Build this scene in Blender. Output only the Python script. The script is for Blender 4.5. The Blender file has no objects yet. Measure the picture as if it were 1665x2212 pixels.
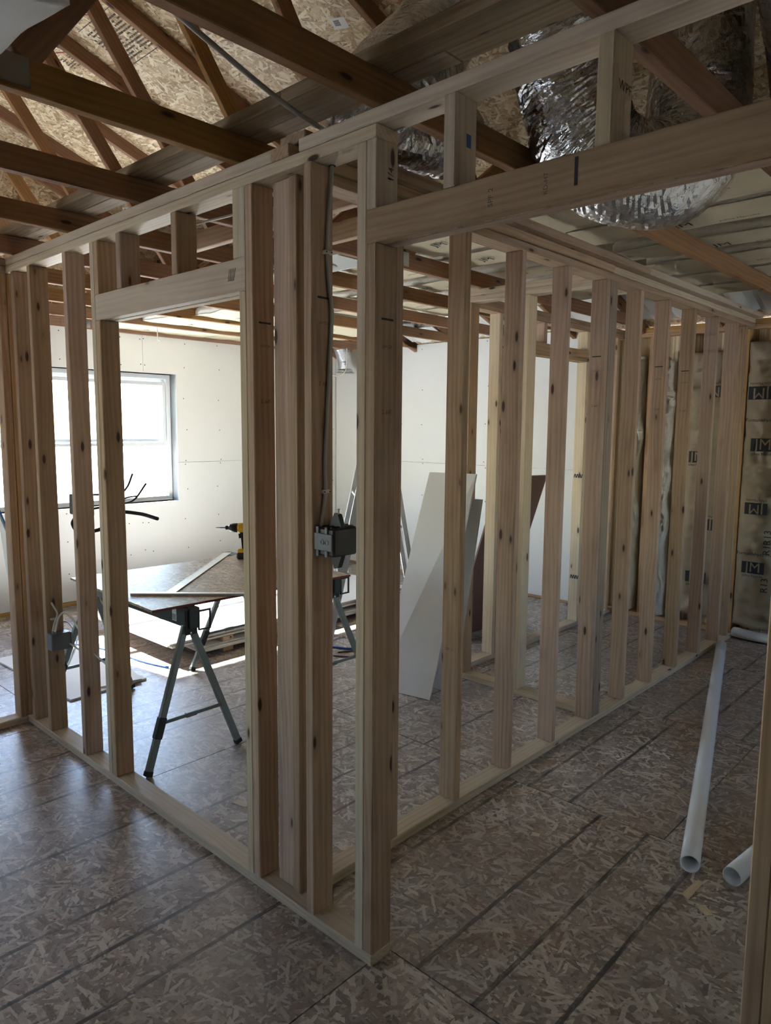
import bpy, bmesh, math, random
from mathutils import Vector, Matrix, Euler, noise
random.seed(7)
scene = bpy.context.scene
COL = scene.collection
T = 0.0381          # thickness of a two-by-four
D = 0.0889          # depth of a two-by-four
ZT = 2.461          # underside of the lower top plate
ZP = ZT + 2 * T     # top of the double top plate, where the trusses sit

# ------------------------------------------------------------------ camera
CAM = Vector((1.4271, -1.4839, 1.6777)); YAW, PITCH, ROLL, FPX = 0.75, -0.1184, 0.0085, 1552.38
fw = Vector((-math.sin(YAW) * math.cos(PITCH), math.cos(YAW) * math.cos(PITCH), math.sin(PITCH)))
rt = Vector((math.cos(YAW), math.sin(YAW), 0)); up = rt.cross(fw)
rt, up = rt * math.cos(ROLL) + up * math.sin(ROLL), up * math.cos(ROLL) - rt * math.sin(ROLL)
cam_data = bpy.data.cameras.new('camera')
cam_data.sensor_fit = 'VERTICAL'; cam_data.sensor_height = 36.0
cam_data.lens = FPX / 2212 * 36.0; cam_data.clip_start = 0.02
cam = bpy.data.objects.new('camera', cam_data); COL.objects.link(cam)
cam.matrix_world = Matrix(((rt.x, up.x, -fw.x, CAM.x), (rt.y, up.y, -fw.y, CAM.y), (rt.z, up.z, -fw.z, CAM.z), (0, 0, 0, 1)))
scene.camera = cam

# ------------------------------------------------------------------ sky, sun, windows, exposure
world = bpy.data.worlds.new('sky'); scene.world = world; world.use_nodes = True
wn = world.node_tree.nodes; wl = world.node_tree.links
sky = wn.new('ShaderNodeTexSky'); sky.sky_type = 'NISHITA'; sky.sun_disc = False
sky.sun_elevation = math.radians(41); sky.sun_rotation = math.radians(265); sky.air_density = 1.0; sky.dust_density = 0.4
wl.new(sky.outputs[0], wn['Background'].inputs[0]); wn['Background'].inputs[1].default_value = SKY_STRENGTH = 1.25

SUN_DIR = Vector((2.56, 0.36, -2.07)).normalized()
sun_data = bpy.data.lights.new('sun', 'SUN'); sun_data.energy = 46.0; sun_data.angle = math.radians(0.6); sun_data.color = (1.0, 0.98, 0.955)
sun = bpy.data.objects.new('sun', sun_data); COL.objects.link(sun)
sun.rotation_euler = SUN_DIR.to_track_quat('-Z', 'Y').to_euler(); sun.location = (-12, 0, 12)

def portal(name, loc, direction, sx, sy):
    l = bpy.data.lights.new(name, 'AREA'); l.shape = 'RECTANGLE'; l.size = sx; l.size_y = sy
    l.cycles.is_portal = True
    o = bpy.data.objects.new(name, l); COL.objects.link(o); o.location = loc
    o.rotation_euler = Vector(direction).to_track_quat('-Z', 'Y').to_euler()
XW = -5.15                                    # inner face of the window wall
YB = 4.66                                     # inner face of the back wall
YF = -4.0                                     # inner face of the wall behind the camera
XR = 3.3                                      # inner face of the right wall
WIN = (0.50, 2.455, 0.905, 2.18)              # window in the left wall: y0, y1, z0, z1
REAR = ((-3.9, -2.45, 0.85, 2.1),)              # window behind the camera, invented for daylight: x0, x1, z0, z1
SIDE = (3.4, 4.2, 1.0, 2.1)                  # unseen opening in the right wall, invented for daylight: y0, y1, z0, z1
FILL_LWIN = (-2.7, -2.1, 0.9, 2.1)                # unseen second window in the left wall, invented for daylight fill
portal('sky_portal', (-5.37, (WIN[0] + WIN[1]) / 2, (WIN[2] + WIN[3]) / 2), (1, 0, 0), WIN[3] - WIN[2], WIN[1] - WIN[0])
portal('sky_portal', (-5.37, (FILL_LWIN[0] + FILL_LWIN[1]) / 2, (FILL_LWIN[2] + FILL_LWIN[3]) / 2), (1, 0, 0), FILL_LWIN[3] - FILL_LWIN[2], FILL_LWIN[1] - FILL_LWIN[0])
for r in REAR:
    portal('sky_portal', ((r[0] + r[1]) / 2, YF - 0.18, (r[2] + r[3]) / 2), (0, 1, 0), r[1] - r[0], r[3] - r[2])
portal('sky_portal', (XR + 0.18, (SIDE[0] + SIDE[1]) / 2, (SIDE[2] + SIDE[3]) / 2), (-1, 0, 0), SIDE[3] - SIDE[2], SIDE[1] - SIDE[0])

vs = scene.view_settings
vs.view_transform = 'Standard'; vs.look = 'None'; vs.gamma = 1.0; vs.use_curve_mapping = False
vs.exposure = 0.95
scene.cycles.use_denoising = True
scene.cycles.max_bounces = 5; scene.cycles.diffuse_bounces = 5; scene.cycles.glossy_bounces = 2; scene.cycles.transmission_bounces = 2
scene.cycles.transparent_max_bounces = 8; scene.cycles.sample_clamp_indirect = 6.0
scene.cycles.caustics_reflective = False; scene.cycles.caustics_refractive = False
scene.cycles.use_adaptive_sampling = True; scene.cycles.adaptive_threshold = 0.11; scene.cycles.adaptive_min_samples = 16

# ------------------------------------------------------------------ helpers: materials
class N:
    """small wrapper that makes shader nodes"""
    def __init__(self, name):
        self.m = bpy.data.materials.new(name); self.m.use_nodes = True
        self.t = self.m.node_tree; self.b = self.t.nodes['Principled BSDF']; self.out = self.t.nodes['Material Output']
    def n(self, kind, **kw):
        x = self.t.nodes.new(kind)
        for k, v in kw.items(): setattr(x, k, v)
        return x
    def l(self, a, b): self.t.links.new(a, b)
    def setin(self, sock, v):
        if hasattr(v, 'is_linked') or isinstance(v, bpy.types.NodeSocket): self.l(v, sock)
        else: sock.default_value = v
    def math(self, op, a, b=0.0, c=None, clamp=False):
        x = self.n('ShaderNodeMath', operation=op, use_clamp=clamp)
        self.setin(x.inputs[0], a); self.setin(x.inputs[1], b)
        if c is not None: self.setin(x.inputs[2], c)
        return x.outputs[0]
    def vmath(self, op, a, b):
        x = self.n('ShaderNodeVectorMath', operation=op)
        self.setin(x.inputs[0], a); self.setin(x.inputs[1], b); return x.outputs[0]
    def mapping(self, vec, loc=(0, 0, 0), rot=(0, 0, 0), scale=(1, 1, 1)):
        x = self.n('ShaderNodeMapping'); self.l(vec, x.inputs[0])
        self.setin(x.inputs[1], loc); x.inputs[2].default_value = rot; x.inputs[3].default_value = scale
        return x.outputs[0]
    def noise(self, vec, scale=1.0, detail=3.0, rough=0.55, dist=0.0):
        x = self.n('ShaderNodeTexNoise'); self.l(vec, x.inputs['Vector'])
        x.inputs['Scale'].default_value = scale; x.inputs['Detail'].default_value = detail
        x.inputs['Roughness'].default_value = rough; x.inputs['Distortion'].default_value = dist
        return x
    def voronoi(self, vec, scale=1.0, dims='3D', rnd=1.0, feature='F1'):
        x = self.n('ShaderNodeTexVoronoi', voronoi_dimensions=dims, feature=feature)
        self.l(vec, x.inputs['Vector']); x.inputs['Scale'].default_value = scale
        x.inputs['Randomness'].default_value = rnd
        return x
    def mix(self, fac, a, b, blend='MIX'):
        x = self.n('ShaderNodeMix', data_type='RGBA', blend_type=blend)
        self.setin(x.inputs['Factor'], fac)
        self.setin(x.inputs[6], a if not isinstance(a, tuple) else (*a[:3], 1))
        self.setin(x.inputs[7], b if not isinstance(b, tuple) else (*b[:3], 1))
        return x.outputs[2]
    def ramp(self, fac, stops, interp='LINEAR'):
        x = self.n('ShaderNodeValToRGB'); cr = x.color_ramp; cr.interpolation = interp
        while len(cr.elements) < len(stops): cr.elements.new(0.5)
        for e, (p, c) in zip(cr.elements, stops):
            e.position = p; e.color = (*c, 1) if len(c) == 3 else c
        self.setin(x.inputs[0], fac); return x.outputs[0]
    def obj(self, shift=True):
        tc = self.n('ShaderNodeTexCoord')
        if not shift: return tc.outputs['Object']
        oi = self.n('ShaderNodeObjectInfo'); self.rnd = oi.outputs['Random']
        c = self.n('ShaderNodeCombineXYZ')
        for i, k in enumerate((37.0, 53.0, 71.0)): self.l(self.math('MULTIPLY', oi.outputs['Random'], k), c.inputs[i])
        return self.vmath('ADD', tc.outputs['Object'], c.outputs[0])
    def bump(self, h, strength=0.3, dist=0.002):
        x = self.n('ShaderNodeBump'); x.inputs['Strength'].default_value = strength; x.inputs['Distance'].default_value = dist
        self.l(h, x.inputs['Height']); self.l(x.outputs[0], self.b.inputs['Normal'])
    def fin(self, col=None, rough=None, metal=None, spec=None):
        if col is not None: self.setin(self.b.inputs['Base Color'], col if not isinstance(col, tuple) else (*col[:3], 1))
        if rough is not None: self.setin(self.b.inputs['Roughness'], rough)
        if metal is not None: self.b.inputs['Metallic'].default_value = metal
        if spec is not None: self.b.inputs['Specular IOR Level'].default_value = spec
        return self.m

def lumber(name, light, dark, knot, vary=0.35, rough=0.62):
    k = N(name); v = k.obj(); rnd = k.rnd
    warp = k.noise(k.mapping(v, scale=(1.1, 4, 4)), 1.0, 2)
    wv = k.vmath('MULTIPLY', k.vmath('SUBTRACT', warp.outputs['Color'], (0.5, 0.5, 0.5)), (0.0, 0.05, 0.05))
    vw = k.vmath('ADD', v, wv)
    grain = k.noise(k.mapping(vw, scale=(2.2, 95, 95)), 1.0, 3, 0.65)
    rings = k.n('ShaderNodeTexWave', wave_type='BANDS', bands_direction='DIAGONAL')
    k.l(k.mapping(vw, scale=(0.2, 26, 26)), rings.inputs[0]); rings.inputs['Scale'].default_value = 1.0
    rings.inputs['Distortion'].default_value = 5.0; rings.inputs['Detail'].default_value = 2.0; rings.inputs['Detail Scale'].default_value = 0.6
    blot = k.noise(k.mapping(v, scale=(1.4, 6, 6)), 1.0, 3)
    f = k.math('ADD', k.math('MULTIPLY', grain.outputs[0], 0.5), k.math('MULTIPLY', rings.outputs['Fac'], 0.13))
    f = k.math('ADD', f, k.math('MULTIPLY', blot.outputs[0], 0.47))
    col = k.ramp(f, [(0.30, dark), (0.56, tuple((a * 0.65 + b * 0.35) for a, b in zip(light, dark))), (0.78, light)])
    # knots: sparse dark ellipses with a soft ring
    vo = k.voronoi(k.mapping(v, scale=(6.5, 20, 20)), 1.0)
    gate = k.math('GREATER_THAN', k.n_sep(vo.outputs['Color']), 0.80)
    d = vo.outputs['Distance']
    core = k.math('MULTIPLY', k.math('SUBTRACT', 1.0, k.math('MULTIPLY', d, 4.8), clamp=True), gate, clamp=True)
    core = k.math('MULTIPLY', core, 2.6, clamp=True)
    halo = k.math('MULTIPLY', k.math('SUBTRACT', 1.0, k.math('MULTIPLY', d, 2.0), clamp=True), gate, clamp=True)
    col = k.mix(k.math('MULTIPLY', halo, 0.55), col, tuple(c * 0.8 for c in dark))
    col = k.mix(core, col, knot)
    hv = k.n('ShaderNodeHueSaturation'); k.l(col, hv.inputs['Color'])
    k.l(k.math('ADD', k.math('MULTIPLY', rnd, vary), 1.0 - vary * 0.55), hv.inputs['Value'])
    r2 = k.math('FRACT', k.math('MULTIPLY', rnd, 17.31))
    k.l(k.math('ADD', k.math('MULTIPLY', r2, 0.02), 0.49), hv.inputs['Hue'])
    k.l(k.math('ADD', k.math('MULTIPLY', r2, 0.3), 0.85), hv.inputs['Saturation'])
    return k.fin(hv.outputs[0], rough, spec=0.35)
def _sep(self, c, i=0):
    x = self.n('ShaderNodeSeparateColor'); self.l(c, x.inputs[0]); return x.outputs[i]
N.n_sep = _sep

def osb(name, tones, lines=False, rough=0.5, dirt=0.0, flake=(8.0, 36.0), spec=0.5):
    k = N(name); v = k.obj(shift=True)
    tc = k.n('ShaderNodeTexCoord'); raw = tc.outputs['Object']
    cur_h = None
    for i, ang in enumerate((8, 42, 77, 101, 131, 160, 176)):
        s = 1.0 + 0.5 * ((i * 37) % 7) / 7
        sp = k.n('ShaderNodeSeparateXYZ'); k.l(k.mapping(k.mapping(v, rot=(0, 0, math.radians(ang))), loc=(i * 3.17, i * 7.31, 0), scale=(flake[0] * s, flake[1] * s, 1)), sp.inputs[0])
        row = k.math('FLOOR', sp.outputs[1]); fv = k.math('SUBTRACT', sp.outputs[1], row)
        w1 = k.n('ShaderNodeTexWhiteNoise', noise_dimensions='1D'); k.l(k.math('ADD', row, i * 131.7), w1.inputs['W'])
        uu = k.math('ADD', k.math('ADD', sp.outputs[0], k.math('MULTIPLY', w1.outputs[0], 13.0)), k.math('MULTIPLY', fv, 0.22))
        colm = k.math('FLOOR', uu); fu = k.math('SUBTRACT', uu, colm)
        cc = k.n('ShaderNodeCombineXYZ'); k.l(colm, cc.inputs[0]); k.l(row, cc.inputs[1])
        w2 = k.n('ShaderNodeTexWhiteNoise', noise_dimensions='2D'); k.l(cc.outputs[0], w2.inputs[0])
        sep = k.n('ShaderNodeSeparateColor'); k.l(w2.outputs['Color'], sep.inputs[0])
        mu = k.math('LESS_THAN', k.math('ABSOLUTE', k.math('SUBTRACT', fu, 0.5)), k.math('ADD', k.math('MULTIPLY', sep.outputs[2], 0.22), 0.28))
        mv = k.math('LESS_THAN', k.math('ABSOLUTE', k.math('SUBTRACT', fv, 0.5)), k.math('ADD', k.math('MULTIPLY', sep.outputs[2], -0.28), 0.50))
        h = k.math('MULTIPLY', k.math('MULTIPLY', mu, mv), k.math('ADD', k.math('MULTIPLY', sep.outputs[0], 0.8), 0.2)); t = sep.outputs[1]
        h = k.math('SUBTRACT', h, k.math('MULTIPLY', k.math('ABSOLUTE', k.math('SUBTRACT', fv, 0.5)), 0.10))
        if cur_h is None: cur_h, cur_t = h, t
        else:
            g = k.math('GREATER_THAN', h, cur_h)
            m1 = k.n('ShaderNodeMix'); k.l(g, m1.inputs[0]); k.l(cur_t, m1.inputs[2]); k.l(t, m1.inputs[3])
            cur_t = m1.outputs[0]; cur_h = k.math('MAXIMUM', cur_h, h)
    fine = k.noise(k.mapping(v, scale=(70, 150, 1)), 1.0, 2, 0.75)
    tt = k.math('ADD', k.math('MULTIPLY', cur_t, 0.62), k.math('MULTIPLY', fine.outputs[0], 0.38))
    col = k.ramp(tt, [(0.10, tones[0]), (0.28, tones[1]), (0.55, tones[2]), (0.80, tones[3])])
    gap = k.math('SUBTRACT', 1.0, k.math('MULTIPLY', k.math('SUBTRACT', cur_h, 0.40), 4.0), clamp=True)
    col = k.mix(k.math('MULTIPLY', gap, 0.8, clamp=True), col, tones[0])
    if dirt:
        dn = k.noise(v, 1.3, 4)
        col = k.mix(k.math('MULTIPLY', k.ramp(dn.outputs[0], [(0.4, (0, 0, 0)), (0.68, (1, 1, 1))]), dirt), col, (0.21, 0.17, 0.15))
    if lines:
        sp = k.n('ShaderNodeSeparateXYZ'); k.l(raw, sp.inputs[0])
        wv = k.math('ADD', sp.outputs[0], 20 * 2.572 + 1.286)
        mask = None
        for per in (0.42867, 0.643):
            md = k.math('ABSOLUTE', k.math('SUBTRACT', k.math('MODULO', k.math('ADD', wv, per / 2), per), per / 2))
            ln = k.math('LESS_THAN', md, 0.0085)
            mask = ln if mask is None else k.math('MAXIMUM', mask, ln)
        inside = k.math('LESS_THAN', k.math('ABSOLUTE', sp.outputs[0]), 1.24)
        wear = k.ramp(k.noise(k.mapping(v, scale=(60, 9, 1)), 1.0, 3).outputs[0], [(0.34, (0.35, 0.35, 0.35)), (0.6, (0.95, 0.95, 0.95))])
        col = k.mix(k.math('MULTIPLY', k.math('MULTIPLY', mask, inside), wear), col, (0.035, 0.032, 0.035))
    rr = k.math('ADD', k.math('MULTIPLY', fine.outputs[0], 0.25), rough - 0.12)
    return k.fin(col, rr, spec=spec)

def plain(name, col, rough=0.5, metal=0.0, spec=0.5, var=0.06, scale=20.0, bump=0.0, aniso=(1, 1, 1)):
    k = N(name); v = k.obj()
    nz = k.noise(k.mapping(v, scale=aniso), scale, 3)
    c = k.mix(nz.outputs[0], tuple(x * (1 - var) for x in col), tuple(min(1, x * (1 + var)) for x in col))
    if bump: k.bump(nz.outputs[0], bump, 0.002)
    return k.fin(c, k.math('ADD', k.math('MULTIPLY', nz.outputs[0], 0.1), max(0.02, rough - 0.05)), metal, spec)

def foil(name, col=(0.80, 0.81, 0.84), rough=0.13, sc=(14, 40, 14), wr=0.35):
    k = N(name); v = k.obj()
    w1 = k.noise(k.mapping(v, scale=sc), 1.0, 5, 0.65, 0.6)
    w2 = k.noise(v, 60, 3)
    vo = k.voronoi(k.mapping(v, scale=(sc[0] * 1.5, sc[1] * 0.6, sc[2] * 1.5)), 1.0, feature='DISTANCE_TO_EDGE')
    h = k.math('ADD', w1.outputs[0], k.math('MULTIPLY', vo.outputs['Distance'], 0.5))
    h = k.math('ADD', h, k.math('MULTIPLY', w2.outputs[0], 0.08))
    k.bump(h, wr, 0.03)
    return k.fin(col, rough, 1.0)

M = {}
M['stud'] = lumber('stud_lumber', (0.54, 0.395, 0.27), (0.31, 0.195, 0.12), (0.07, 0.035, 0.02))
M['plate'] = lumber('plate_lumber', (0.66, 0.565, 0.43), (0.45, 0.34, 0.225), (0.07, 0.035, 0.02), 0.15)
M['truss'] = lumber('truss_lumber', (0.36, 0.20, 0.10), (0.19, 0.095, 0.045), (0.045, 0.02, 0.012), 0.25, 0.7)
M['trussgrey'] = lumber('weathered_lumber', (0.40, 0.31, 0.21), (0.22, 0.16, 0.10), (0.04, 0.025, 0.02), 0.2, 0.75)
M['ext'] = lumber('aged_stud_lumber', (0.62, 0.40, 0.18), (0.42, 0.24, 0.10), (0.07, 0.03, 0.015), 0.2)
M['pale'] = lumber('pale_pine_lumber', (0.80, 0.68, 0.46), (0.62, 0.48, 0.29), (0.12, 0.06, 0.03), 0.12)
M['pink'] = lumber('reddish_lumber', (0.60, 0.34, 0.26), (0.42, 0.20, 0.15), (0.10, 0.04, 0.03), 0.12)
M['osb_floor'] = osb('osb_floor', ((0.095, 0.07, 0.057), (0.255, 0.20, 0.168), (0.405, 0.338, 0.29), (0.66, 0.595, 0.53)), lines=True, rough=0.36, dirt=0.5, spec=0.9, flake=(9.5, 44.0))
M['osb_roof'] = osb('osb_roof', ((0.20, 0.12, 0.06), (0.48, 0.345, 0.20), (0.68, 0.54, 0.35), (0.88, 0.79, 0.60)), rough=0.6)
M['osb_table'] = osb('osb_table', ((0.13, 0.085, 0.05), (0.28, 0.19, 0.12), (0.42, 0.31, 0.20), (0.62, 0.52, 0.38)), rough=0.42, flake=(10, 50))
M['drywall'] = plain('drywall_paper', (0.80, 0.80, 0.785), 0.75, var=0.02, scale=4)
M['gypsum'] = plain('gypsum_edge', (0.62, 0.60, 0.57), 0.9, var=0.08, scale=60)
M['greyboard'] = plain('grey_back_paper', (0.42, 0.41, 0.40), 0.8, var=0.06)
M['joint'] = plain('joint_gap', (0.30, 0.29, 0.27), 0.9)  # grey base in the gaps between floor sheets
M['screw'] = plain('black_screw', (0.03, 0.03, 0.03), 0.5, 0.5)
M['vinyl'] = plain('white_vinyl', (0.80, 0.83, 0.85), 0.35, var=0.01)
M['kraft'] = plain('kraft_paper', (0.36, 0.285, 0.19), 0.55, var=0.16, scale=9, bump=0.6)
M['kraftpale'] = plain('pale_kraft_paper', (0.66, 0.60, 0.44), 0.6, var=0.10, scale=7, bump=0.6)
M['fiber'] = plain('white_fiberglass', (0.80, 0.78, 0.70), 0.95, var=0.15, scale=45, bump=1.0)
M['foil'] = foil('silver_duct_foil')
M['foil2'] = foil('silver_flex_foil', sc=(30, 70, 30))
M['galv'] = plain('galvanized_steel', (0.55, 0.57, 0.58), 0.35, 0.9, var=0.12, scale=14)
M['alu'] = plain('aluminium', (0.72, 0.74, 0.76), 0.3, 0.9, var=0.04, aniso=(1, 1, 30))
M['steelgrey'] = plain('grey_painted_steel', (0.23, 0.26, 0.25), 0.38, 0.6, var=0.1)
M['darksteel'] = plain('dark_green_grey_steel', (0.045, 0.06, 0.06), 0.4, 0.3, var=0.12)
M['black'] = plain('black_plastic', (0.018, 0.018, 0.019), 0.42, var=0.1)
M['rubber'] = plain('black_rubber', (0.012, 0.012, 0.013), 0.6, var=0.1)
M['yellow'] = plain('yellow_plastic', (0.80, 0.47, 0.03), 0.4, var=0.04)
M['boxgrey'] = plain('grey_box_plastic', (0.16, 0.18, 0.21), 0.45, var=0.05)
M['boxdark'] = plain('dark_grey_box_plastic', (0.035, 0.036, 0.038), 0.4, var=0.05)
M['cablegrey'] = plain('grey_cable', (0.42, 0.42, 0.41), 0.5, var=0.03)
M['cablewhite'] = plain('white_cable', (0.68, 0.66, 0.60), 0.5, var=0.03)
M['cableblack'] = plain('black_cable', (0.02, 0.022, 0.026), 0.5, var=0.03)
M['bluecord'] = plain('blue_cord', (0.03, 0.12, 0.42), 0.45, var=0.05)
M['tapeblue'] = plain('blue_edge_tape', (0.05, 0.16, 0.42), 0.5, var=0.05)
M['pvc'] = plain('white_pvc', (0.78, 0.80, 0.82), 0.25, var=0.02)
M['red'] = plain('red_edge_paint', (0.19, 0.025, 0.02), 0.6, var=0.2)
M['ink'] = plain('black_ink', (0.035, 0.035, 0.038), 0.7, var=0.3, scale=90)
M['inksoft'] = plain('faded_ink', (0.11, 0.085, 0.07), 0.8, var=0.3, scale=90)
M['redink'] = plain('red_chalk', (0.30, 0.06, 0.045), 0.8, var=0.2)
M['paper'] = plain('white_sticker', (0.82, 0.82, 0.80), 0.6, var=0.02)
M['foam'] = plain('white_foam_baffle', (0.78, 0.80, 0.80), 0.7, var=0.04, scale=5)
M['brown'] = plain('brown_hardboard', (0.16, 0.085, 0.06), 0.55, var=0.1, scale=8)
M['siding'] = plain('outer_siding', (0.62, 0.62, 0.60), 0.7, var=0.03)
M['ground'] = plain('pale_dry_ground', (0.62, 0.62, 0.60), 0.95, var=0.1, scale=0.4)
M['bluelabel'] = plain('blue_label', (0.06, 0.13, 0.50), 0.5, var=0.03)
def glass_mat():
    k = N('window_glass'); tr = k.n('ShaderNodeBsdfTransparent'); gl = k.n('ShaderNodeBsdfGlossy')
    tr.inputs[0].default_value = (0.93, 0.95, 0.95, 1); gl.inputs['Roughness'].default_value = 0.02
    nz = k.noise(k.obj(), 3.0, 2); fr = k.math('ADD', k.math('MULTIPLY', nz.outputs[0], 0.01), 0.05)
    mx = k.n('ShaderNodeMixShader'); k.l(fr, mx.inputs[0]); k.l(tr.outputs[0], mx.inputs[1]); k.l(gl.outputs[0], mx.inputs[2])
    k.l(mx.outputs[0], k.out.inputs[0]); return k.m
M['glass'] = glass_mat()

# ------------------------------------------------------------------ helpers: objects and meshes
def empty(name, loc=(0, 0, 0)):
    o = bpy.data.objects.new(name, None); COL.objects.link(o); o.location = loc; o.empty_display_size = 0.1
    return o
def tag(o, label, cat, group=None):
    o['label'] = label; o['category'] = cat
    if group: o['group'] = group
    return o
def thing(name, label, cat, loc=(0, 0, 0), group=None): return tag(empty(name, loc), label, cat, group)
def struct(o, label=None):
    o['kind'] = 'structure'
    if label: o['label'] = label
    return o
def wmat(o):
    """world matrix from the object's own transforms"""
    r = o.rotation_quaternion.to_matrix() if o.rotation_mode == 'QUATERNION' else o.rotation_euler.to_matrix()
    m = Matrix.LocRotScale(o.location, r.to_quaternion(), o.scale)
    return wmat(o.parent) @ m if o.parent else m
def add(name, mesh, mat, parent=None, loc=(0, 0, 0), rot=None, smooth=False):
    """links a mesh object; loc is in world space, parents are never rotated"""
    o = bpy.data.objects.new(name, mesh); COL.objects.link(o)
    if mat and not mesh.materials: mesh.materials.append(mat)
    elif mat and mesh.materials[0] != mat:
        o.material_slots[0].link = 'OBJECT'; o.material_slots[0].material = mat
    if smooth and len(mesh.polygons) and not mesh.polygons[0].use_smooth:
        mesh.polygons.foreach_set('use_smooth', [True] * len(mesh.polygons))
    if rot is None: q = Matrix.Identity(3).to_quaternion()
    elif isinstance(rot, Matrix): q = rot.to_3x3().to_quaternion()
    else: q = Euler(rot).to_quaternion()
    m = Matrix.LocRotScale(Vector(loc), q, Vector((1, 1, 1)))
    if parent: o.parent = parent; m = wmat(parent).inverted() @ m
    o.rotation_mode = 'QUATERNION'; o.location = m.to_translation(); o.rotation_quaternion = m.to_quaternion()
    return o
def mesh_from(name, verts, faces):
    me = bpy.data.meshes.new(name); me.from_pydata([tuple(v) for v in verts], [], faces); me.update(); return me
_boxes = {}
def box_mesh(lx, ly, lz, ch=0.003):
    """chamfered box centred on the origin"""
    key = (round(lx, 4), round(ly, 4), round(lz, 4), ch)
    if key in _boxes: return _boxes[key]
    bm = bmesh.new(); bmesh.ops.create_cube(bm, size=1.0)
    for v in bm.verts: v.co = Vector((v.co.x * lx, v.co.y * ly, v.co.z * lz))
    c = min(ch, min(lx, ly, lz) * 0.3)
    if c > 1e-5: bmesh.ops.bevel(bm, geom=bm.edges[:], offset=c, segments=1, affect='EDGES')
    me = bpy.data.meshes.new('box'); bm.to_mesh(me); bm.free(); _boxes[key] = me; return me
AX = {'x': Matrix.Identity(3), 'y': Matrix(((0, -1, 0), (1, 0, 0), (0, 0, 1))), 'z': Matrix(((0, 1, 0), (0, 0, 1), (1, 0, 0)))}
def board(name, lo, hi, parent, mat, axis=None, ch=0.003):
    """box between two world corners whose local X runs along the grain"""
    lo, hi = Vector(lo), Vector(hi); d = hi - lo; c = (lo + hi) / 2
    if axis is None: axis = 'xyz'[max(range(3), key=lambda i: d[i])]
    if axis == 'x': dims = (d.x, d.y, d.z)
    elif axis == 'y': dims = (d.y, d.x, d.z)
    else: dims = (d.z, d.x, d.y)
    return add(name, box_mesh(*dims, ch), mat, parent, c, AX[axis])
def box(name, lo, hi, parent, mat, ch=0.002):
    lo, hi = Vector(lo), Vector(hi); d = hi - lo
    return add(name, box_mesh(d.x, d.y, d.z, ch), mat, parent, (lo + hi) / 2)
def frame(xdir, zhint=(0, 0, 1)):
    x = Vector(xdir).normalized(); z = Vector(zhint); y = z.cross(x)
    if y.length < 1e-4: y = Vector((0, 1, 0)).cross(x)
    y.normalize(); z = x.cross(y)
    return Matrix(((x.x, y.x, z.x), (x.y, y.y, z.y), (x.z, y.z, z.z)))
def beam(name, p0, p1, w, t, parent, mat, zhint=(0, 0, 1), ch=0.003):
    """bar from p0 to p1: w across (local Y), t along the hint (local Z)"""
    p0, p1 = Vector(p0), Vector(p1)
    return add(name, box_mesh((p1 - p0).length, w, t, ch), mat, parent, (p0 + p1) / 2, frame(p1 - p0, zhint))
def smooth_path(pts, n=8):
    pts = [Vector(p) for p in pts]
    if len(pts) < 3: return pts
    P = [pts[0] * 2 - pts[1]] + pts + [pts[-1] * 2 - pts[-2]]; out = []
    for i in range(1, len(P) - 2):
        for j in range(n):
            t = j / n; a, b, c, d = P[i - 1], P[i], P[i + 1], P[i + 2]
            out.append(0.5 * ((2 * b) + (c - a) * t + (2 * a - 5 * b + 4 * c - d) * t * t + (3 * b - a - 3 * c + d) * t ** 3))
    out.append(pts[-1]); return out
def tube_mesh(path, r, seg=8, flat=1.0, caps=True, rad=None, wob=None):
    V, Fc = [], []; n = len(path); ref = None
    for i, p in enumerate(path):
        tdir = (path[min(i + 1, n - 1)] - path[max(i - 1, 0)]).normalized()
        if ref is None:
            ref = tdir.cross(Vector((0, 0, 1)))
            if ref.length < 0.1: ref = tdir.cross(Vector((0, 1, 0)))
        ref = (ref - tdir * ref.dot(tdir)).normalized(); b = tdir.cross(ref)
        rr = rad(i / (n - 1)) if rad else r
        for j in range(seg):
            a = 2 * math.pi * j / seg; q = rr * (1 + (wob(i, j, p) if wob else 0))
            V.append(p + ref * math.cos(a) * q + b * math.sin(a) * q * flat)
    for i in range(n - 1):
        for j in range(seg):
            k = (j + 1) % seg; Fc.append((i * seg + j, i * seg + k, (i + 1) * seg + k, (i + 1) * seg + j))
    if caps: Fc.append(tuple(range(seg - 1, -1, -1))); Fc.append(tuple((n - 1) * seg + j for j in range(seg)))
    return V, Fc
def tube(name, pts, r, parent, mat, seg=8, n=8, flat=1.0, **kw):
    path = smooth_path(pts, n); o0 = Vector(path[0]); path = [p - o0 for p in path]
    V, Fc = tube_mesh(path, r, seg, flat, **kw)
    return add(name, mesh_from(name, V, Fc), mat, parent, o0, smooth=True)
def lathe_mesh(prof, seg=20):
    """profile of (radius, height) turned about local Z"""
    V, Fc = [], []
    for r, z in prof:
        for j in range(seg):
            a = 2 * math.pi * j / seg; V.append((r * math.cos(a), r * math.sin(a), z))
    for i in range(len(prof) - 1):
        for j in range(seg):
            k = (j + 1) % seg; Fc.append((i * seg + j, i * seg + k, (i + 1) * seg + k, (i + 1) * seg + j))
    Fc.append(tuple(range(seg - 1, -1, -1))); Fc.append(tuple((len(prof) - 1) * seg + j for j in range(seg)))
    return mesh_from('lathe', V, Fc)
def prism_mesh(poly, depth):
    """polygon in local XY, extruded along Z, centred in Z"""
    n = len(poly); V = [(x, y, -depth / 2) for x, y in poly] + [(x, y, depth / 2) for x, y in poly]
    Fc = [tuple(range(n - 1, -1, -1)), tuple(range(n, 2 * n))] + [(i, (i + 1) % n, n + (i + 1) % n, n + i) for i in range(n)]
    return mesh_from('prism', V, Fc)
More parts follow.
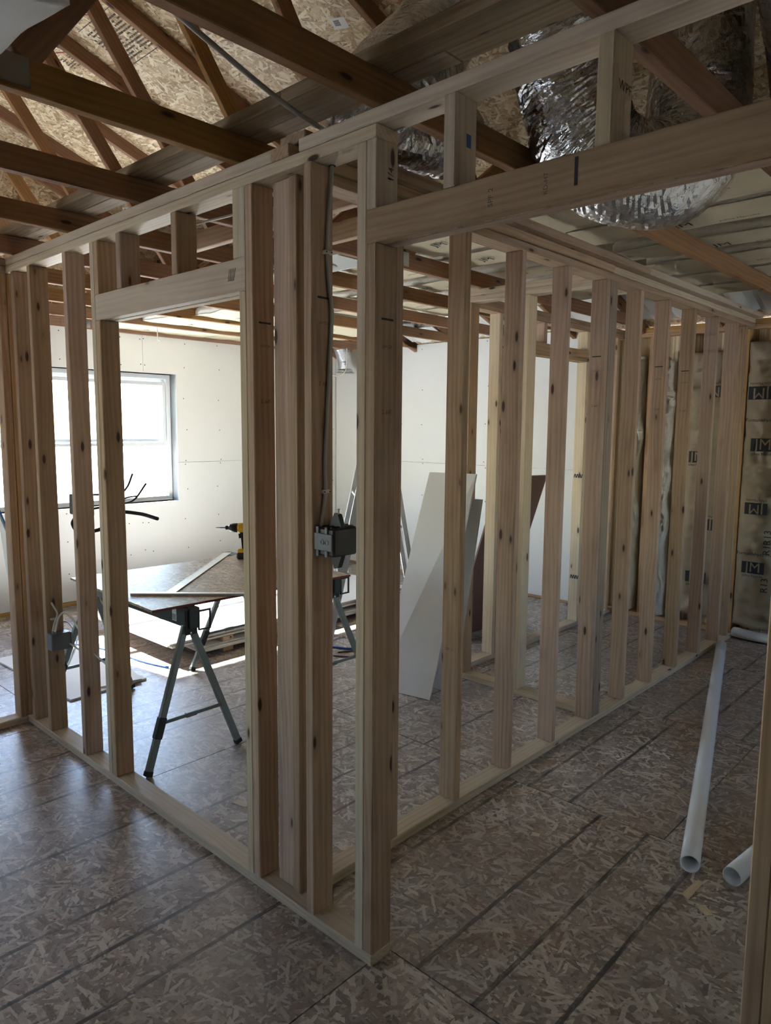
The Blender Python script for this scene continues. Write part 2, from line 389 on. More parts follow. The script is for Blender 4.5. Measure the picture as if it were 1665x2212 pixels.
def boxes_mesh(name, items):
    """several axis-aligned boxes as one mesh: for pieces too small to pick apart"""
    V, Fc = [], []
    for lo, hi in items:
        b = len(V)
        for z in (lo[2], hi[2]):
            for x, y in ((lo[0], lo[1]), (hi[0], lo[1]), (hi[0], hi[1]), (lo[0], hi[1])): V.append((x, y, z))
        Fc += [tuple(b + i for i in f) for f in ((3, 2, 1, 0), (4, 5, 6, 7), (0, 1, 5, 4), (1, 2, 6, 5), (2, 3, 7, 6), (3, 0, 4, 7))]
    return mesh_from(name, V, Fc)
_txt = {}
def text(name, body, size, loc, xdir, ydir, mat, parent):
    if body not in _txt:
        cu = bpy.data.curves.new('print', 'FONT'); cu.body = body; cu.size = 1.0; cu.extrude = 0.004; cu.align_x = 'CENTER'; cu.align_y = 'CENTER'; cu.resolution_u = 2
        ob = bpy.data.objects.new('print', cu); COL.objects.link(ob)
        me = bpy.data.meshes.new_from_object(ob.evaluated_get(bpy.context.evaluated_depsgraph_get()))
        bpy.data.objects.remove(ob); bpy.data.curves.remove(cu); _txt[body] = me
    x, y = Vector(xdir).normalized(), Vector(ydir).normalized(); z = x.cross(y)
    o = add(name, _txt[body], mat, parent, loc, Matrix(((x.x, y.x, z.x), (x.y, y.y, z.y), (x.z, y.z, z.z))))
    o.scale = (size, size, size); return o
ORD = ['first', 'second', 'third', 'fourth', 'fifth', 'sixth', 'seventh', 'eighth', 'ninth', 'tenth', 'eleventh', 'twelfth', 'thirteenth', 'fourteenth']
# ================================================================== THE SETTING
RYZ = Matrix(((0, 0, 1), (1, 0, 0), (0, 1, 0)))      # local X -> world y, local Y -> world z, local Z -> world x
RXZ = Matrix(((1, 0, 0), (0, 0, -1), (0, 1, 0)))     # local X -> world x, local Y -> world z, local Z -> world -y
gr = add('ground', mesh_from('ground', [(-60, -60, 0), (60, -60, 0), (60, 60, 0), (-60, 60, 0)], [(0, 1, 2, 3)]), M['ground'], None, (0, 0, -0.55)); struct(gr, 'pale dry ground outside the house')

# ---- floor: OSB sheets laid in rows, printed joist lines run across each sheet
floor = struct(box('floor', (-5.36, -4.2, -0.25), (3.5, 4.86, -0.0185), None, M['joint'], 0.0), 'strand board subfloor with dark printed joist lines')
LX, LY = 2.572, 1.237
edges = {-4: 0.4, -3: 0.9, -2: -0.6, -1: 0.30, 0: -0.02, 1: 0.961, 2: 0.38, 3: -0.55, 4: 0.8}
for r in range(-4, 5):
    y0 = 0.098 + (r - 1) * LY
    for c in range(-4, 4):
        x0 = edges[r] + c * LX
        lo = Vector((max(x0, -5.34), max(y0, -4.18), -0.018)); hi = Vector((min(x0 + LX, 3.48), min(y0 + LY, 4.84), 0))
        if hi.x - lo.x < 0.05 or hi.y - lo.y < 0.05: continue
        cen = Vector((x0 + LX / 2, y0 + LY / 2, 0)); g = 0.0022
        me = boxes_mesh('osb_sheet', [(lo - cen + Vector((g, g, 0)), hi - cen - Vector((g, g, 0)))])
        add('osb_sheet', me, M['osb_floor'], floor, cen)

# ---- left wall with the window
wl_ = struct(add('wall_left', boxes_mesh('wall_left', [
    ((-5.36, -4.15, -0.2), (-5.166, FILL_LWIN[0], 2.537)), ((-5.36, FILL_LWIN[1], -0.2), (-5.166, WIN[0], 2.537)), ((-5.36, WIN[1], -0.2), (-5.166, 4.80, 2.537)),
    ((-5.36, FILL_LWIN[0], -0.2), (-5.166, FILL_LWIN[1], FILL_LWIN[2])), ((-5.36, FILL_LWIN[0], FILL_LWIN[3]), (-5.166, FILL_LWIN[1], 2.537)),
    ((-5.36, WIN[0], -0.2), (-5.166, WIN[1], WIN[2])), ((-5.36, WIN[0], WIN[3]), (-5.166, WIN[1], 2.537))]), M['siding']), 'white drywalled wall with the big window')
def dry_yz(poly, x, parent, th=0.0135):
    cx = sum(p[0] for p in poly) / len(poly); cz = sum(p[1] for p in poly) / len(poly)
    return add('drywall_sheet', prism_mesh([(a - cx, b - cz) for a, b in poly], th), M['drywall'], parent, (x, cx, cz), RYZ)
G = 0.0016; y0, y1, z0, z1 = WIN; ZS = 1.295; TOPD = 2.560
xd = XW - 0.0068
dry_yz([(2.10 + G, z1), (y1, z1), (y1, ZS + G), (4.655, ZS + G), (4.655, TOPD), (2.10 + G, TOPD)], xd, wl_)
dry_yz([(-0.47, ZS + G), (y0, ZS + G), (y0, z1), (2.10 - G, z1), (2.10 - G, TOPD), (-0.47, TOPD)], xd, wl_)
dry_yz([(1.5 + G, 0.04), (4.07 - G, 0.04), (4.07 - G, ZS - G), (y1, ZS - G), (y1, z0), (1.5 + G, z0)], xd, wl_)
dry_yz([(-1.07, 0.04), (1.5 - G, 0.04), (1.5 - G, z0), (y0, z0), (y0, ZS - G), (-1.07, ZS - G)], xd, wl_)
dry_yz([(4.07 + G, 0.04), (4.655, 0.04), (4.655, ZS - G), (4.07 + G, ZS - G)], xd, wl_)
dry_yz([(-4.0, 0.04), (-1.07 - G, 0.04), (-1.07 - G, FILL_LWIN[2]), (-4.0, FILL_LWIN[2])], xd, wl_)
dry_yz([(-4.0, FILL_LWIN[3]), (-0.47 - G, FILL_LWIN[3]), (-0.47 - G, TOPD), (-4.0, TOPD)], xd, wl_)
dry_yz([(FILL_LWIN[1], FILL_LWIN[2]), (-0.47 - G, FILL_LWIN[2]), (-0.47 - G, FILL_LWIN[3]), (FILL_LWIN[1], FILL_LWIN[3])], xd, wl_)
board('bottom_plate', (-5.166, -4.0, 0.0), (-5.148, 4.655, 0.036), wl_, M['ext'], 'y')
# drywall returns around the window
for nm, lo, hi in (('window_return', (-5.35, y0 - 0.013, z0), (XW, y0, z1)), ('window_return', (-5.35, y1, z0), (XW, y1 + 0.013, z1)),
                   ('window_return', (-5.35, y0, z1), (XW, y1, z1 + 0.013)), ('window_return', (-5.35, y0, z0 - 0.013), (XW + 0.006, y1, z0))):
    box(nm, lo, hi, wl_, M['drywall'], 0.001)
# screws
sc = []
for yy in [1.9, 2.07, 2.13, 2.55, 2.95, 3.35, 3.8, 4.2, 4.6]:
    for zz in [0.12, 0.42, 0.72, 1.02, 1.27, 1.32, 1.62, 1.94, 2.24, 2.5]:
        if y0 - 0.05 < yy < y1 + 0.05 and z0 - 0.06 < zz < z1 + 0.06: continue
        a, b = yy + random.uniform(-.03, .03), zz + random.uniform(-.02, .02)
        sc.append(((XW - 0.001, a - .0045, b - .0045), (XW + 0.0008, a + .0045, b + .0045)))
for yy in [0.6, 0.95, 1.3, 1.65]:
    for zz in [0.3, 0.6, 0.86, 2.25, 2.5]:
        sc.append(((XW - 0.001, yy - .0045, zz - .0045), (XW + 0.0008, yy + .0045, zz + .0045)))
s_ = add('drywall_screws', boxes_mesh('drywall_screws', sc), M['screw'], wl_); s_['kind'] = 'stuff'

# window unit: outer frame, fixed upper sash, raised lower sash
wnd = struct(empty('window_1', (-5.30, (y0 + y1) / 2, z0)), 'white vinyl window with its lower sash pushed up')
def ring(name, x, yy0, yy1, zz0, zz1, wd, dp, parent, mat):
    p = None
    for lo, hi in (((x - dp / 2, yy0, zz0), (x + dp / 2, yy0 + wd, zz1)), ((x - dp / 2, yy1 - wd, zz0), (x + dp / 2, yy1, zz1)),
                   ((x - dp / 2, yy0 + wd, zz0), (x + dp / 2, yy1 - wd, zz0 + wd)), ((x - dp / 2, yy0 + wd, zz1 - wd), (x + dp / 2, yy1 - wd, zz1))):
        box(name, lo, hi, parent, mat, 0.003)
ring('window_frame', -5.305, y0, y1, z0, z1, 0.045, 0.075, wnd, M['vinyl'])
ring('upper_sash_rail', -5.322, y0 + 0.045, y1 - 0.045, 1.50, z1 - 0.045, 0.034, 0.026, wnd, M['vinyl'])
box('glass_pane', (-5.324, y0 + 0.08, 1.535), (-5.320, y1 - 0.08, z1 - 0.08), wnd, M['glass'], 0)
ring('lower_sash_rail', -5.288, y0 + 0.05, y1 - 0.05, 1.462, 2.105, 0.036, 0.026, wnd, M['vinyl'])
box('glass_pane', (-5.290, y0 + 0.086, 1.498), (-5.286, y1 - 0.086, 2.069), wnd, M['glass'], 0)
box('sash_lift', (-5.274, 1.3, 1.468), (-5.266, 1.75, 1.476), wnd, M['vinyl'], 0.001)
box('window_sill', (-5.35, y0, z0), (-5.262, y1, z0 + 0.012), wnd, M['vinyl'], 0.002)
w2 = struct(empty('window_2', (-5.24, (FILL_LWIN[0] + FILL_LWIN[1]) / 2, FILL_LWIN[2])), 'unseen white vinyl window added for daylight fill')  # added out of view to let in fill daylight
ring('window_frame', -5.245, *FILL_LWIN, 0.05, 0.07, w2, M['vinyl'])
box('glass_pane', (-5.247, FILL_LWIN[0] + .05, FILL_LWIN[2] + .05), (-5.243, FILL_LWIN[1] - .05, FILL_LWIN[3] - .05), w2, M['glass'], 0)

# ---- back (eave) wall: drywalled on the left, bare studs on the right
YS = YB + 0.0145
wb = struct(box('wall_back', (-5.3, YS + D, -0.2), (3.5, YS + D + 0.016, 2.537), None, M['osb_roof'], 0.0), 'long outer wall, drywalled at left and open studs at right')
def dry_xz(poly, y, parent, th=0.0135):
    cx = sum(p[0] for p in poly) / len(poly); cz = sum(p[1] for p in poly) / len(poly)
    return add('drywall_sheet', prism_mesh([(a - cx, b - cz) for a, b in poly], th), M['drywall'], parent, (cx, y, cz), RXZ)
yd = YB + 0.0068; ZSB = 1.285; TB = 2.575
def rect(a, b, c, d): return [(a, c), (b, c), (b, d), (a, d)]
dry_xz(rect(-5.148, -4.10 - G, 0.03, TB), yd, wb)
dry_xz(rect(-4.10 + G, -1.56, ZSB + G, TB), yd, wb)
dry_xz(rect(-4.10 + G, -2.83 - G, 0.03, ZSB - G), yd, wb)
dry_xz(rect(-2.83 + G, -1.56, 0.03, ZSB - G), yd, wb)
sc = []
for xx in [-4.07, -3.75, -3.33, -2.9, -2.47, -2.04, -1.63]:
    for zz in [0.1, 0.5, 0.9, 1.26, 1.31, 1.7, 2.1, 2.53]:
        a, b = xx + random.uniform(-.02, .02), zz + random.uniform(-.02, .02)
        sc.append(((a - .0045, YB - .0008, b - .0045), (a + .0045, YB + .001, b + .0045)))
s_ = add('drywall_screws', boxes_mesh('drywall_screws', sc), M['screw'], wb); s_['kind'] = 'stuff'
board('bottom_plate', (-5.15, YS, 0), (3.3, YS + D, T), wb, M['ext'])
board('top_plate', (-5.15, YS, ZT), (-0.9, YS + D, ZT + T), wb, M['ext']); board('top_plate', (-0.9, YS, ZT), (3.3, YS + D, ZT + T), wb, M['ext'])
board('top_plate', (-5.15, YS, ZT + T), (-2.2, YS + D, ZP), wb, M['ext']); board('top_plate', (-2.2, YS, ZT + T), (3.3, YS + D, ZP), wb, M['ext'])
EXT = [-1.62, -1.22, -0.91, -0.455, 0.0, 0.43, 0.86, 1.29, 1.72, 2.15, 2.58, 3.0]
for x in EXT: board('stud', (x, YS, T), (x + T, YS + D, ZT), wb, M['ext'])
board('stud', (-0.455 - T - 0.001, YS, T), (-0.456, YS + D, ZT), wb, M['stud'])

# ---- the two walls behind and to the right of the viewpoint (they hold the windows invented for daylight)
def holed_x(y_in, y_out, x0_, x1_, holes, top):
    out = []; xs = x0_
    for h in sorted(holes):
        out.append(((xs, min(y_in, y_out), -0.2), (h[0], max(y_in, y_out), top)))
        out.append(((h[0], min(y_in, y_out), -0.2), (h[1], max(y_in, y_out), h[2]))); out.append(((h[0], min(y_in, y_out), h[3]), (h[1], max(y_in, y_out), top)))
        xs = h[1]
    out.append(((xs, min(y_in, y_out), -0.2), (x1_, max(y_in, y_out), top))); return out
struct(add('wall_front', boxes_mesh('wall_front', holed_x(YF, YF - 0.15, -5.3, 3.45, REAR, 2.537)), M['drywall']), 'drywalled wall behind the viewpoint')
a0, a1, b0, b1 = SIDE
struct(add('wall_right', boxes_mesh('wall_right', [((XR, -4.15, -0.2), (XR + .15, a0, 2.537)), ((XR, a1, -0.2), (XR + .15, 4.78, 2.537)),
    ((XR, a0, -0.2), (XR + .15, a1, b0)), ((XR, a0, b1), (XR + .15, a1, 2.537))]), M['drywall']), 'drywalled wall at the right end of the house')
wi = struct(box('wall_light_block', (1.32, D + 0.01, 0), (1.43, 2.3, ZT), None, M['drywall'], 0.002), 'unseen partition added to block the side window light')  # unseen wall, added to keep side window light off the near studs
for i, r in enumerate(REAR):  # frame and panes of the invented daylight opening
    w = struct(empty('window_%d' % (3 + i), ((r[0] + r[1]) / 2, YF - 0.08, r[2])), 'glazed opening invented behind the viewpoint for daylight')
    for lo, hi in (((r[0], YF - .12, r[2]), (r[0] + .05, YF - .05, r[3])), ((r[1] - .05, YF - .12, r[2]), (r[1], YF - .05, r[3])),
                   ((r[0] + .05, YF - .12, r[2]), (r[1] - .05, YF - .05, r[2] + .05)), ((r[0] + .05, YF - .12, r[3] - .05), (r[1] - .05, YF - .05, r[3])),
                   (((r[0] + r[1]) / 2 - .03, YF - .12, r[2] + .05), ((r[0] + r[1]) / 2 + .03, YF - .05, r[3] - .05))):
        box('window_frame', lo, hi, w, M['vinyl'])
    box('glass_pane', (r[0] + .05, YF - .09, r[2] + .05), ((r[0] + r[1]) / 2 - .03, YF - .086, r[3] - .05), w, M['glass'], 0)
    box('glass_pane', ((r[0] + r[1]) / 2 + .03, YF - .09, r[2] + .05), (r[1] - .05, YF - .086, r[3] - .05), w, M['glass'], 0)

# ---- roof deck and gables
SL, RY = 0.355, 0.36
ZU = lambda y: 4.244 - SL * y if y >= RY else 4.244 - SL * (2 * RY - y)     # underside of the roof deck
ang = math.atan(SL); ca = math.cos(ang)
deck = struct(empty('ceiling', (-1, RY, ZU(RY))), 'strand board roof deck over the trusses')
for sgn in (1, -1):
    base = Vector((0, RY, ZU(RY))); dr = Vector((0, sgn * ca, -math.sin(ang))); nrm = Vector((0, sgn * math.sin(ang), ca))
    for r in range(4):
        for c in range(-3, 3):
            x0 = (0.62 if r % 2 else -0.65) + c * LX - 0.02
            xa, xb_ = max(x0, -5.45), min(x0 + LX, 3.6)
            if xb_ - xa < 0.1: continue
            cen = base + dr * ((r + 0.5) * LY) + nrm * 0.007 + Vector(((xa + xb_) / 2, 0, 0))
            R3 = Matrix(((1, 0, 0), (0, sgn * ca, sgn * math.sin(ang)), (0, -math.sin(ang), ca)))
            if sgn < 0: R3 = Matrix(((-1, 0, 0), (0, -ca, -math.sin(ang)), (0, -math.sin(ang), ca)))
            add('osb_sheet', box_mesh(xb_ - xa - 0.004, LY - 0.004, 0.0135, 0), M['osb_roof'], deck, cen, R3)
cov = struct(empty('roof_light_seal', (-1, RY, ZU(RY) + 0.02)), 'unseen outer layer added over the deck against light leaks')
for sgn in (1, -1):  # unseen layer, added to stop sun leaking through the deck joints
    p0 = Vector((-0.95, RY - sgn * 0.03, ZU(RY) + 0.036 + 0.01)); dr = Vector((0, sgn * ca, -math.sin(ang)))
    beam('light_seal_sheet', p0, p0 + dr * 5.15, 9.3, 0.02, cov, M['rubber'], (0, 0, 1), 0)
def gable(x, par):
    pts = [(-4.3, 2.53), (5.0, 2.53), (5.0, ZU(5.0) + .02), (RY, ZU(RY) + .02), (-4.3, ZU(-4.3) + .02)]
    add('gable_sheathing', prism_mesh(pts, 0.014), M['osb_roof'], par, (x, 0, 0), RYZ)
gable(-5.36, wl_)
gable(XR + 0.16, bpy.data.objects['wall_right'])
for yy in (-3.4, -2.76, -2.12, -1.48, -0.84, -0.2, 0.44, 1.08, 1.72, 2.36, 3.0, 3.64):
    zz = ZU(yy) - 0.1
    if zz > 2.75: board('gable_stud', (-5.34, yy, 2.63), (-5.30, yy + T, zz), wl_, M['truss'])

# ================================================================== TRUSSES
XT = [-0.020 + 0.6435 * k for k in range(-8, 6)]
zc = lambda y: 4.150 - SL * y if y >= RY else 4.150 - SL * (2 * RY - y)      # underside of a top chord
proto = None
def make_truss(x):
    t = empty('roof_truss', (x, RY, ZP)); hx = x + T / 2
    P = lambda y, z: Vector((hx, y, z))
    m = M['truss']
    beam('bottom_chord', P(-4.5, ZP + D / 2), P(5.1, ZP + D / 2), D, T, t, m, (1, 0, 0))
    hn = D / 2 / ca
    beam('top_chord', P(RY + 0.005, zc(RY) + hn), P(5.2, zc(5.2) + hn), D, T, t, m, (1, 0, 0))
    beam('top_chord', P(RY - 0.005, zc(RY) + hn), P(-4.5, zc(-4.5) + hn), D, T, t, m, (1, 0, 0))
    for s in (1, -1):
        Y = lambda y: RY + s * (y - RY)
        beam('web', P(Y(0.42), 3.975), P(Y(1.40), ZP + D * 0.98), D * 0.98, T * 0.98, t, m, (1, 0, 0))
        beam('web', P(Y(1.56), ZP + D * 0.98), P(Y(2.45), zc(2.45) + 0.006), D * 0.98, T * 0.98, t, m, (1, 0, 0))
        for (yy, zz, ln, an) in ((1.48, ZP + D * 0.55, 0.20, 0), (2.45, zc(2.45) + .05, 0.13, -ang * s)):
            add('gusset_plate', box_mesh(0.0016, ln, 0.075, 0), M['galv'], t, (x + T + 0.0012, Y(yy), zz), (an, 0, 0))
    add('gusset_plate', box_mesh(0.0016, 0.17, 0.09, 0), M['galv'], t, (x + T + 0.0012, RY, zc(RY) + 0.05))
    return t
def copy_tree(o, dx):
    c = o.copy(); COL.objects.link(c); c.location = Vector(o.location) + Vector((dx, 0, 0))
    for ch in list(o.children):
        k = ch.copy(); COL.objects.link(k); k.parent = c
    return c
for i, x in enumerate(XT):
    t = make_truss(x) if i == 0 else copy_tree(proto, x - XT[0])
    if i == 0: proto = t
    tag(t, 'brown roof truss, %s from the window wall' % ORD[i], 'roof truss', 'roof trusses')

# flat bracing boards lying on the bottom chords above the near stud wall
br = thing('truss_brace', 'pair of flat weathered boards lying across the truss chords above the near stud wall', 'brace board', (-1, 0, ZP + D))
ZB = ZP + D
board('brace_board', (-4.9, -0.05, ZB), (-0.35, 0.037, ZB + T), br, M['trussgrey']); board('brace_board', (-0.349, -0.05, ZB), (2.9, 0.037, ZB + T), br, M['trussgrey'])
board('brace_board', (-4.9, 0.0385, ZB), (0.2, 0.118, ZB + T), br, M['trussgrey']); board('brace_board', (0.201, 0.0385, ZB), (2.9, 0.118, ZB + T), br, M['trussgrey'])

# blocking between the chords beyond the near wall
for k, (y, xs) in enumerate(((0.565, ((-1.942 + T, -1.308), (-1.307 + T, -0.664), (-0.6635 + T, -0.47))), (0.91, ((-1.307 + T, -0.664), (-0.6635 + T, -0.47))))):
    b = thing('blocking', '%s row of pale blocking fitted between the ceiling chords behind the near wall' % ('nearer' if k == 0 else 'farther'), 'blocking', (-1, y, ZP))
    for a, c in xs: board('blocking_board', (a + .001, y, ZP), (c - .001, y + T, ZP + D), b, M['stud'], 'x')

# ================================================================== STUD WALLS
def stamp(parent, pos, face, flip=False):
    """lumber grade stamp and dark bar printed on a stud face: face is '+x' or '-y'"""
    if face == '+x': xd_, yd_, n = Vector((0, 1, 0)), Vector((0, 0, 1)), Vector((1, 0, 0))
    else: xd_, yd_, n = Vector((1, 0, 0)), Vector((0, 0, 1)), Vector((0, -1, 0))
    p = Vector(pos)
    o = add('ink_stamp', boxes_mesh('ink_stamp', [((-0.025, -0.003, -0.0003), (0.025, 0.003, 0.0003))]), M['ink'], parent, p + n * 0.0004, Matrix((xd_, yd_, n)).transposed())
    text('ink_stamp', 'SPF 2', 0.018, p + yd_ * -0.26 + n * 0.0002, -xd_, -yd_, M['inksoft'], parent)
    text('ink_stamp', 'KD-HT', 0.013, p + yd_ * -0.075 + n * 0.0002, -xd_, -yd_, M['inksoft'], parent)

A = thing('stud_wall', 'near pale stud wall with two framed door openings and a double top plate', 'stud wall', (-1.2, 0, 0))
def studA(x1, z0_=T, z1_=ZT, mat='stud', nm='stud'): return board(nm, (x1 - T, 0, z0_), (x1, D, z1_), A, M[mat])
board('bottom_plate', (-2.697, 0, 0), (0, D, T), A, M['plate'])
board('lower_top_plate', (-2.785, 0, ZT), (0.0, D, ZT + T - 0.002), A, M['plate'])
board('upper_top_plate', (-2.785, 0, ZT + T), (-0.443, D, ZP), A, M['plate'])
board('upper_top_plate', (-0.328, 0, ZT + T), (2.2, D, ZP), A, M['plate'])
ZH0, ZH1 = 2.184, 2.2755
studA(-T, mat='plate', nm='king_stud'); studA(0, T, ZH0, nm='jack_stud'); studA(0, ZH1, ZT, mat='plate', nm='cripple_stud')
for y in (0, D - T): board('header_board', (-T, y, ZH0), (1.0496 + T, y + T, ZH1), A, M['stud'])
board('header_filler', (-T, T + 0.0005, ZH0 + 0.004), (1.0496 + T, D - T - 0.0005, ZH1 - 0.004), A, M['osb_roof'], 'x', 0)
for x in (0.232, 0.645): board('cripple_stud', (x, 0, ZH1), (x + T, D, ZT + T), A, M['plate'])
board('jack_stud', (1.0496, 0, 0), (1.0496 + T, D, ZH0), A, M['stud']); board('king_stud', (1.0496 + T, 0, 0), (1.0496 + 2 * T, D, ZT + T), A, M['stud'])
board('bottom_plate', (1.0496 + 2 * T, 0, 0), (2.2, D, T), A, M['plate'])
for x in (1.62, 2.05): board('stud', (x, 0, T), (x + T, D, ZT + T), A, M['stud'])
studA(-0.2692)                                                           # corner backing
board('backing_stud', (-0.517, D - T, T), (-0.428, D, ZT), A, M['stud']); board('backing_stud', (-0.427, 0.042, T), (-0.3885, D + 0.0, ZT), A, M['stud'])
KX = -0.563
studA(KX, nm='king_stud'); studA(KX - T, T, 2.126, nm='jack_stud', mat='plate'); studA(KX - T, 2.2345, ZT, mat='plate', nm='cripple_stud')
JX = -1.6568
studA(JX, T, 2.126, nm='jack_stud'); studA(JX - T, nm='king_stud', mat='plate'); studA(JX, 2.2345, ZT, nm='cripple_stud')
for y in (0, D - T): board('header_board', (JX - T + .001, y, 2.126), (KX - T, y + T, 2.2345), A, M['plate'])
board('header_filler', (JX - T + .002, T + .0005, 2.129), (KX - T - .001, D - T - .0005, 2.232), A, M['osb_roof'], 'x', 0)
for x in (-1.493, -1.063, -0.672): board('cripple_stud', (x, 0, 2.2345), (x + T, D, ZT), A, M['stud'] if x < -0.8 else M['plate'])
studA(-1.9732); studA(-2.386); studA(-2.60)
for xx, zz in ((KX, 2.02), (-0.2692, 2.07), (0.0, 1.98)): stamp(A, (xx, D * 0.55, zz), '+x')
text('ink_stamp', 'SPF 2', 0.02, (0.38, -0.0002, 2.225), (0, 0, 1), (-1, 0, 0), M['inksoft'], A)
text('ink_stamp', 'KD-HT', 0.016, (0.53, -0.0002, 2.225), (0, 0, 1), (-1, 0, 0), M['inksoft'], A)
add('ink_stamp', boxes_mesh('ink_stamp', [((-.004, -.0003, -.03), (.004, .0003, .03))]), M['ink'], A, (0.605, -0.0005, 2.235))
text('ink_stamp', 'WPF', 0.03, (0.6835, 0.055, 2.40), (0, 1, 0), (0, 0, 1), M['inksoft'], A)
add('barcode_sticker', boxes_mesh('barcode_sticker', [((-.0004, -.009, -.016), (.0004, .009, .016))]), M['tapeblue'], A, (0.2705, 0.055, 2.395))
# pencil scribble by the end of the left header
for k in range(5):
    tube('pencil_mark', [(-0.70 + k * .008, -0.0006, 2.165), (-0.692 + k * .009, -0.0006, 2.205)], 0.0008, A, M['inksoft'], 4, 1)
text('ink_stamp', '1/4', 0.03, (0.0004, 0.06, 2.375), (0, 0, 1), (0, -1, 0), M['inksoft'], A)

XB = -0.3838
B = thing('stud_wall', 'long pale stud wall running back from the near corner to the insulated wall', 'stud wall', (XB, 2.3, 0))
board('bottom_plate', (XB - D, D, 0), (XB, 4.60, T), B, M['plate'])
board('lower_top_plate', (XB - D, D, ZT), (XB, YS, ZT + T - 0.002), B, M['stud'])
board('upper_top_plate', (XB - D + .01, -0.0, ZT + T), (XB + .01, 2.22, ZP), B, M['stud']); board('upper_top_plate', (XB - D, 2.222, ZT + T), (XB, YS, ZP), B, M['plate'])
board('nailer_board', (XB - D + .02, 0.03, ZP), (XB + 0.052, 2.56, ZP + T), B, M['stud']); board('nailer_board', (XB - D + .01, 2.562, ZP), (XB + 0.052, YS, ZP + T), B, M['plate'])
BY = [0.51, 0.9222, 1.3352, 1.7489, 2.1597, 2.5806, 2.9823, 3.4093, 3.8417, 4.2485]
for i, y in enumerate(BY):
    board('stud', (XB - D, y, T), (XB, y + T, ZT), B, M['stud'])
    if i in (4, 6, 7): stamp(B, (XB - D * 0.5, y, 2.06), '-y')
board('stud', (XB - D, 0.125, T), (XB, 0.125 + T, ZT), B, M['stud'])
board('backing_stud', (XB - D, 2.1597 + T + .001, T), (XB - D + T, 2.1597 + T + D, ZT), B, M['trussgrey']); board('backing_stud', (XB - T, 2.1597 + T + .001, T), (XB, 2.1597 + T + D, ZT), B, M['trussgrey'])
board('stud', (XB - D, 4.46, T), (XB, 4.46 + T, ZT), B, M['stud'])
text('ink_stamp', 'SPF 2', 0.018, (XB - D * 0.55, 0.9218, 0.72), (1, 0, 0), (0, 0, 1), M['inksoft'], B)

Cw = thing('stud_wall', 'short closet stud wall meeting the long wall, seen through its studs', 'stud wall', (-0.9, 2.29, 0))
board('bottom_plate', (-1.46, 2.29, 0), (XB - D, 2.29 + D, T), Cw, M['plate'])
board('lower_top_plate', (-1.46, 2.29, ZT), (XB - D, 2.29 + D, ZT + T), Cw, M['plate']); board('upper_top_plate', (-1.55, 2.29, ZT + T), (XB - D, 2.29 + D, ZP), Cw, M['plate'])
board('stud', (-0.975, 2.29, T), (-0.937, 2.29 + D, ZT), Cw, M['pale']); board('stud', (-1.40, 2.29, T), (-1.362, 2.29 + D, ZT), Cw, M['stud'])

E_ = thing('stud_wall', 'pale closet stud wall with a door header, farthest of the closet walls', 'stud wall', (-1.5, 3.3, 0))
XE = -1.46
board('bottom_plate', (XE - D, 2.38, 0), (XE, 2.86, T), E_, M['plate']); board('bottom_plate', (XE - D, 3.0, 0), (XE, 4.2, T), E_, M['plate'])
board('lower_top_plate', (XE - D, 2.38, ZT), (XE, YS, ZT + T), E_, M['stud']); board('upper_top_plate', (XE - D, 2.38, ZT + T), (XE, YS, ZP), E_, M['stud'])
board('stud', (XE - D, 2.40, T), (XE, 2.40 + T, ZT), E_, M['stud'])
board('stud', (XE - D, 2.76, T), (XE, 2.76 + T, ZT), E_, M['pale']); board('stud', (XE - D, 2.80, T), (XE, 2.80 + T, 2.215), E_, M['pink'])
for dx in (0, D - T): board('header_board', (XE - D + dx, 2.80, 2.215), (XE - D + dx + T, 4.13, 2.31), E_, M['stud'])
board('jack_stud', (XE - D, 4.02, T), (XE, 4.02 + T, 2.215), E_, M['pale']); board('king_stud', (XE - D, 4.06, T), (XE, 4.06 + T, ZT), E_, M['stud'])
board('cripple_stud', (XE - D, 4.02, 2.31), (XE, 4.02 + T, ZT), E_, M['pale']); board('cripple_stud', (XE - D, 3.35, 2.31), (XE, 3.35 + T, ZT), E_, M['stud'])
board('stud', (XE - D, 4.57, T), (XE, 4.57 + T, ZT), E_, M['stud']); board('bottom_plate', (XE - D, 4.2, 0), (XE, YB, T), E_, M['plate'])
for k in range(7):
    add('ink_stamp', boxes_mesh('ink_stamp', [((-.004, -.0003, -.016), (.004, .0003, .016))]), M['ink'], E_, (-1.53 + k * .011, 4.0195, 1.28), (0, 0.2 * (-1) ** k, 0))
    add('ink_stamp', boxes_mesh('ink_stamp', [((-.004, -.0003, -.016), (.004, .0003, .016))]), M['ink'], E_, (-1.53 + k * .011, 4.0195, 0.42), (0, 0.2 * (-1) ** k, 0))

Dw = thing('stud_wall', 'stud wall meeting the near wall at the left edge, coming forward', 'stud wall', (-2.74, -1, 0))
XD = -2.697
board('bottom_plate', (XD - D, -2.3, 0), (XD, 0, T), Dw, M['plate'])
board('lower_top_plate', (XD - D, -2.3, ZT), (XD, 0, ZT + T), Dw, M['stud']); board('upper_top_plate', (XD - D, -2.3, ZT + T), (XD, 0, ZP), Dw, M['stud'])
for y in (-0.040, -0.43, -0.86, -1.29, -1.72, -2.15): board('stud', (XD - D, y, T), (XD, y + T, ZT), Dw, M['stud'])
board('stud', (XD - D, 0.0, T), (XD, T, ZT), Dw, M['stud'])
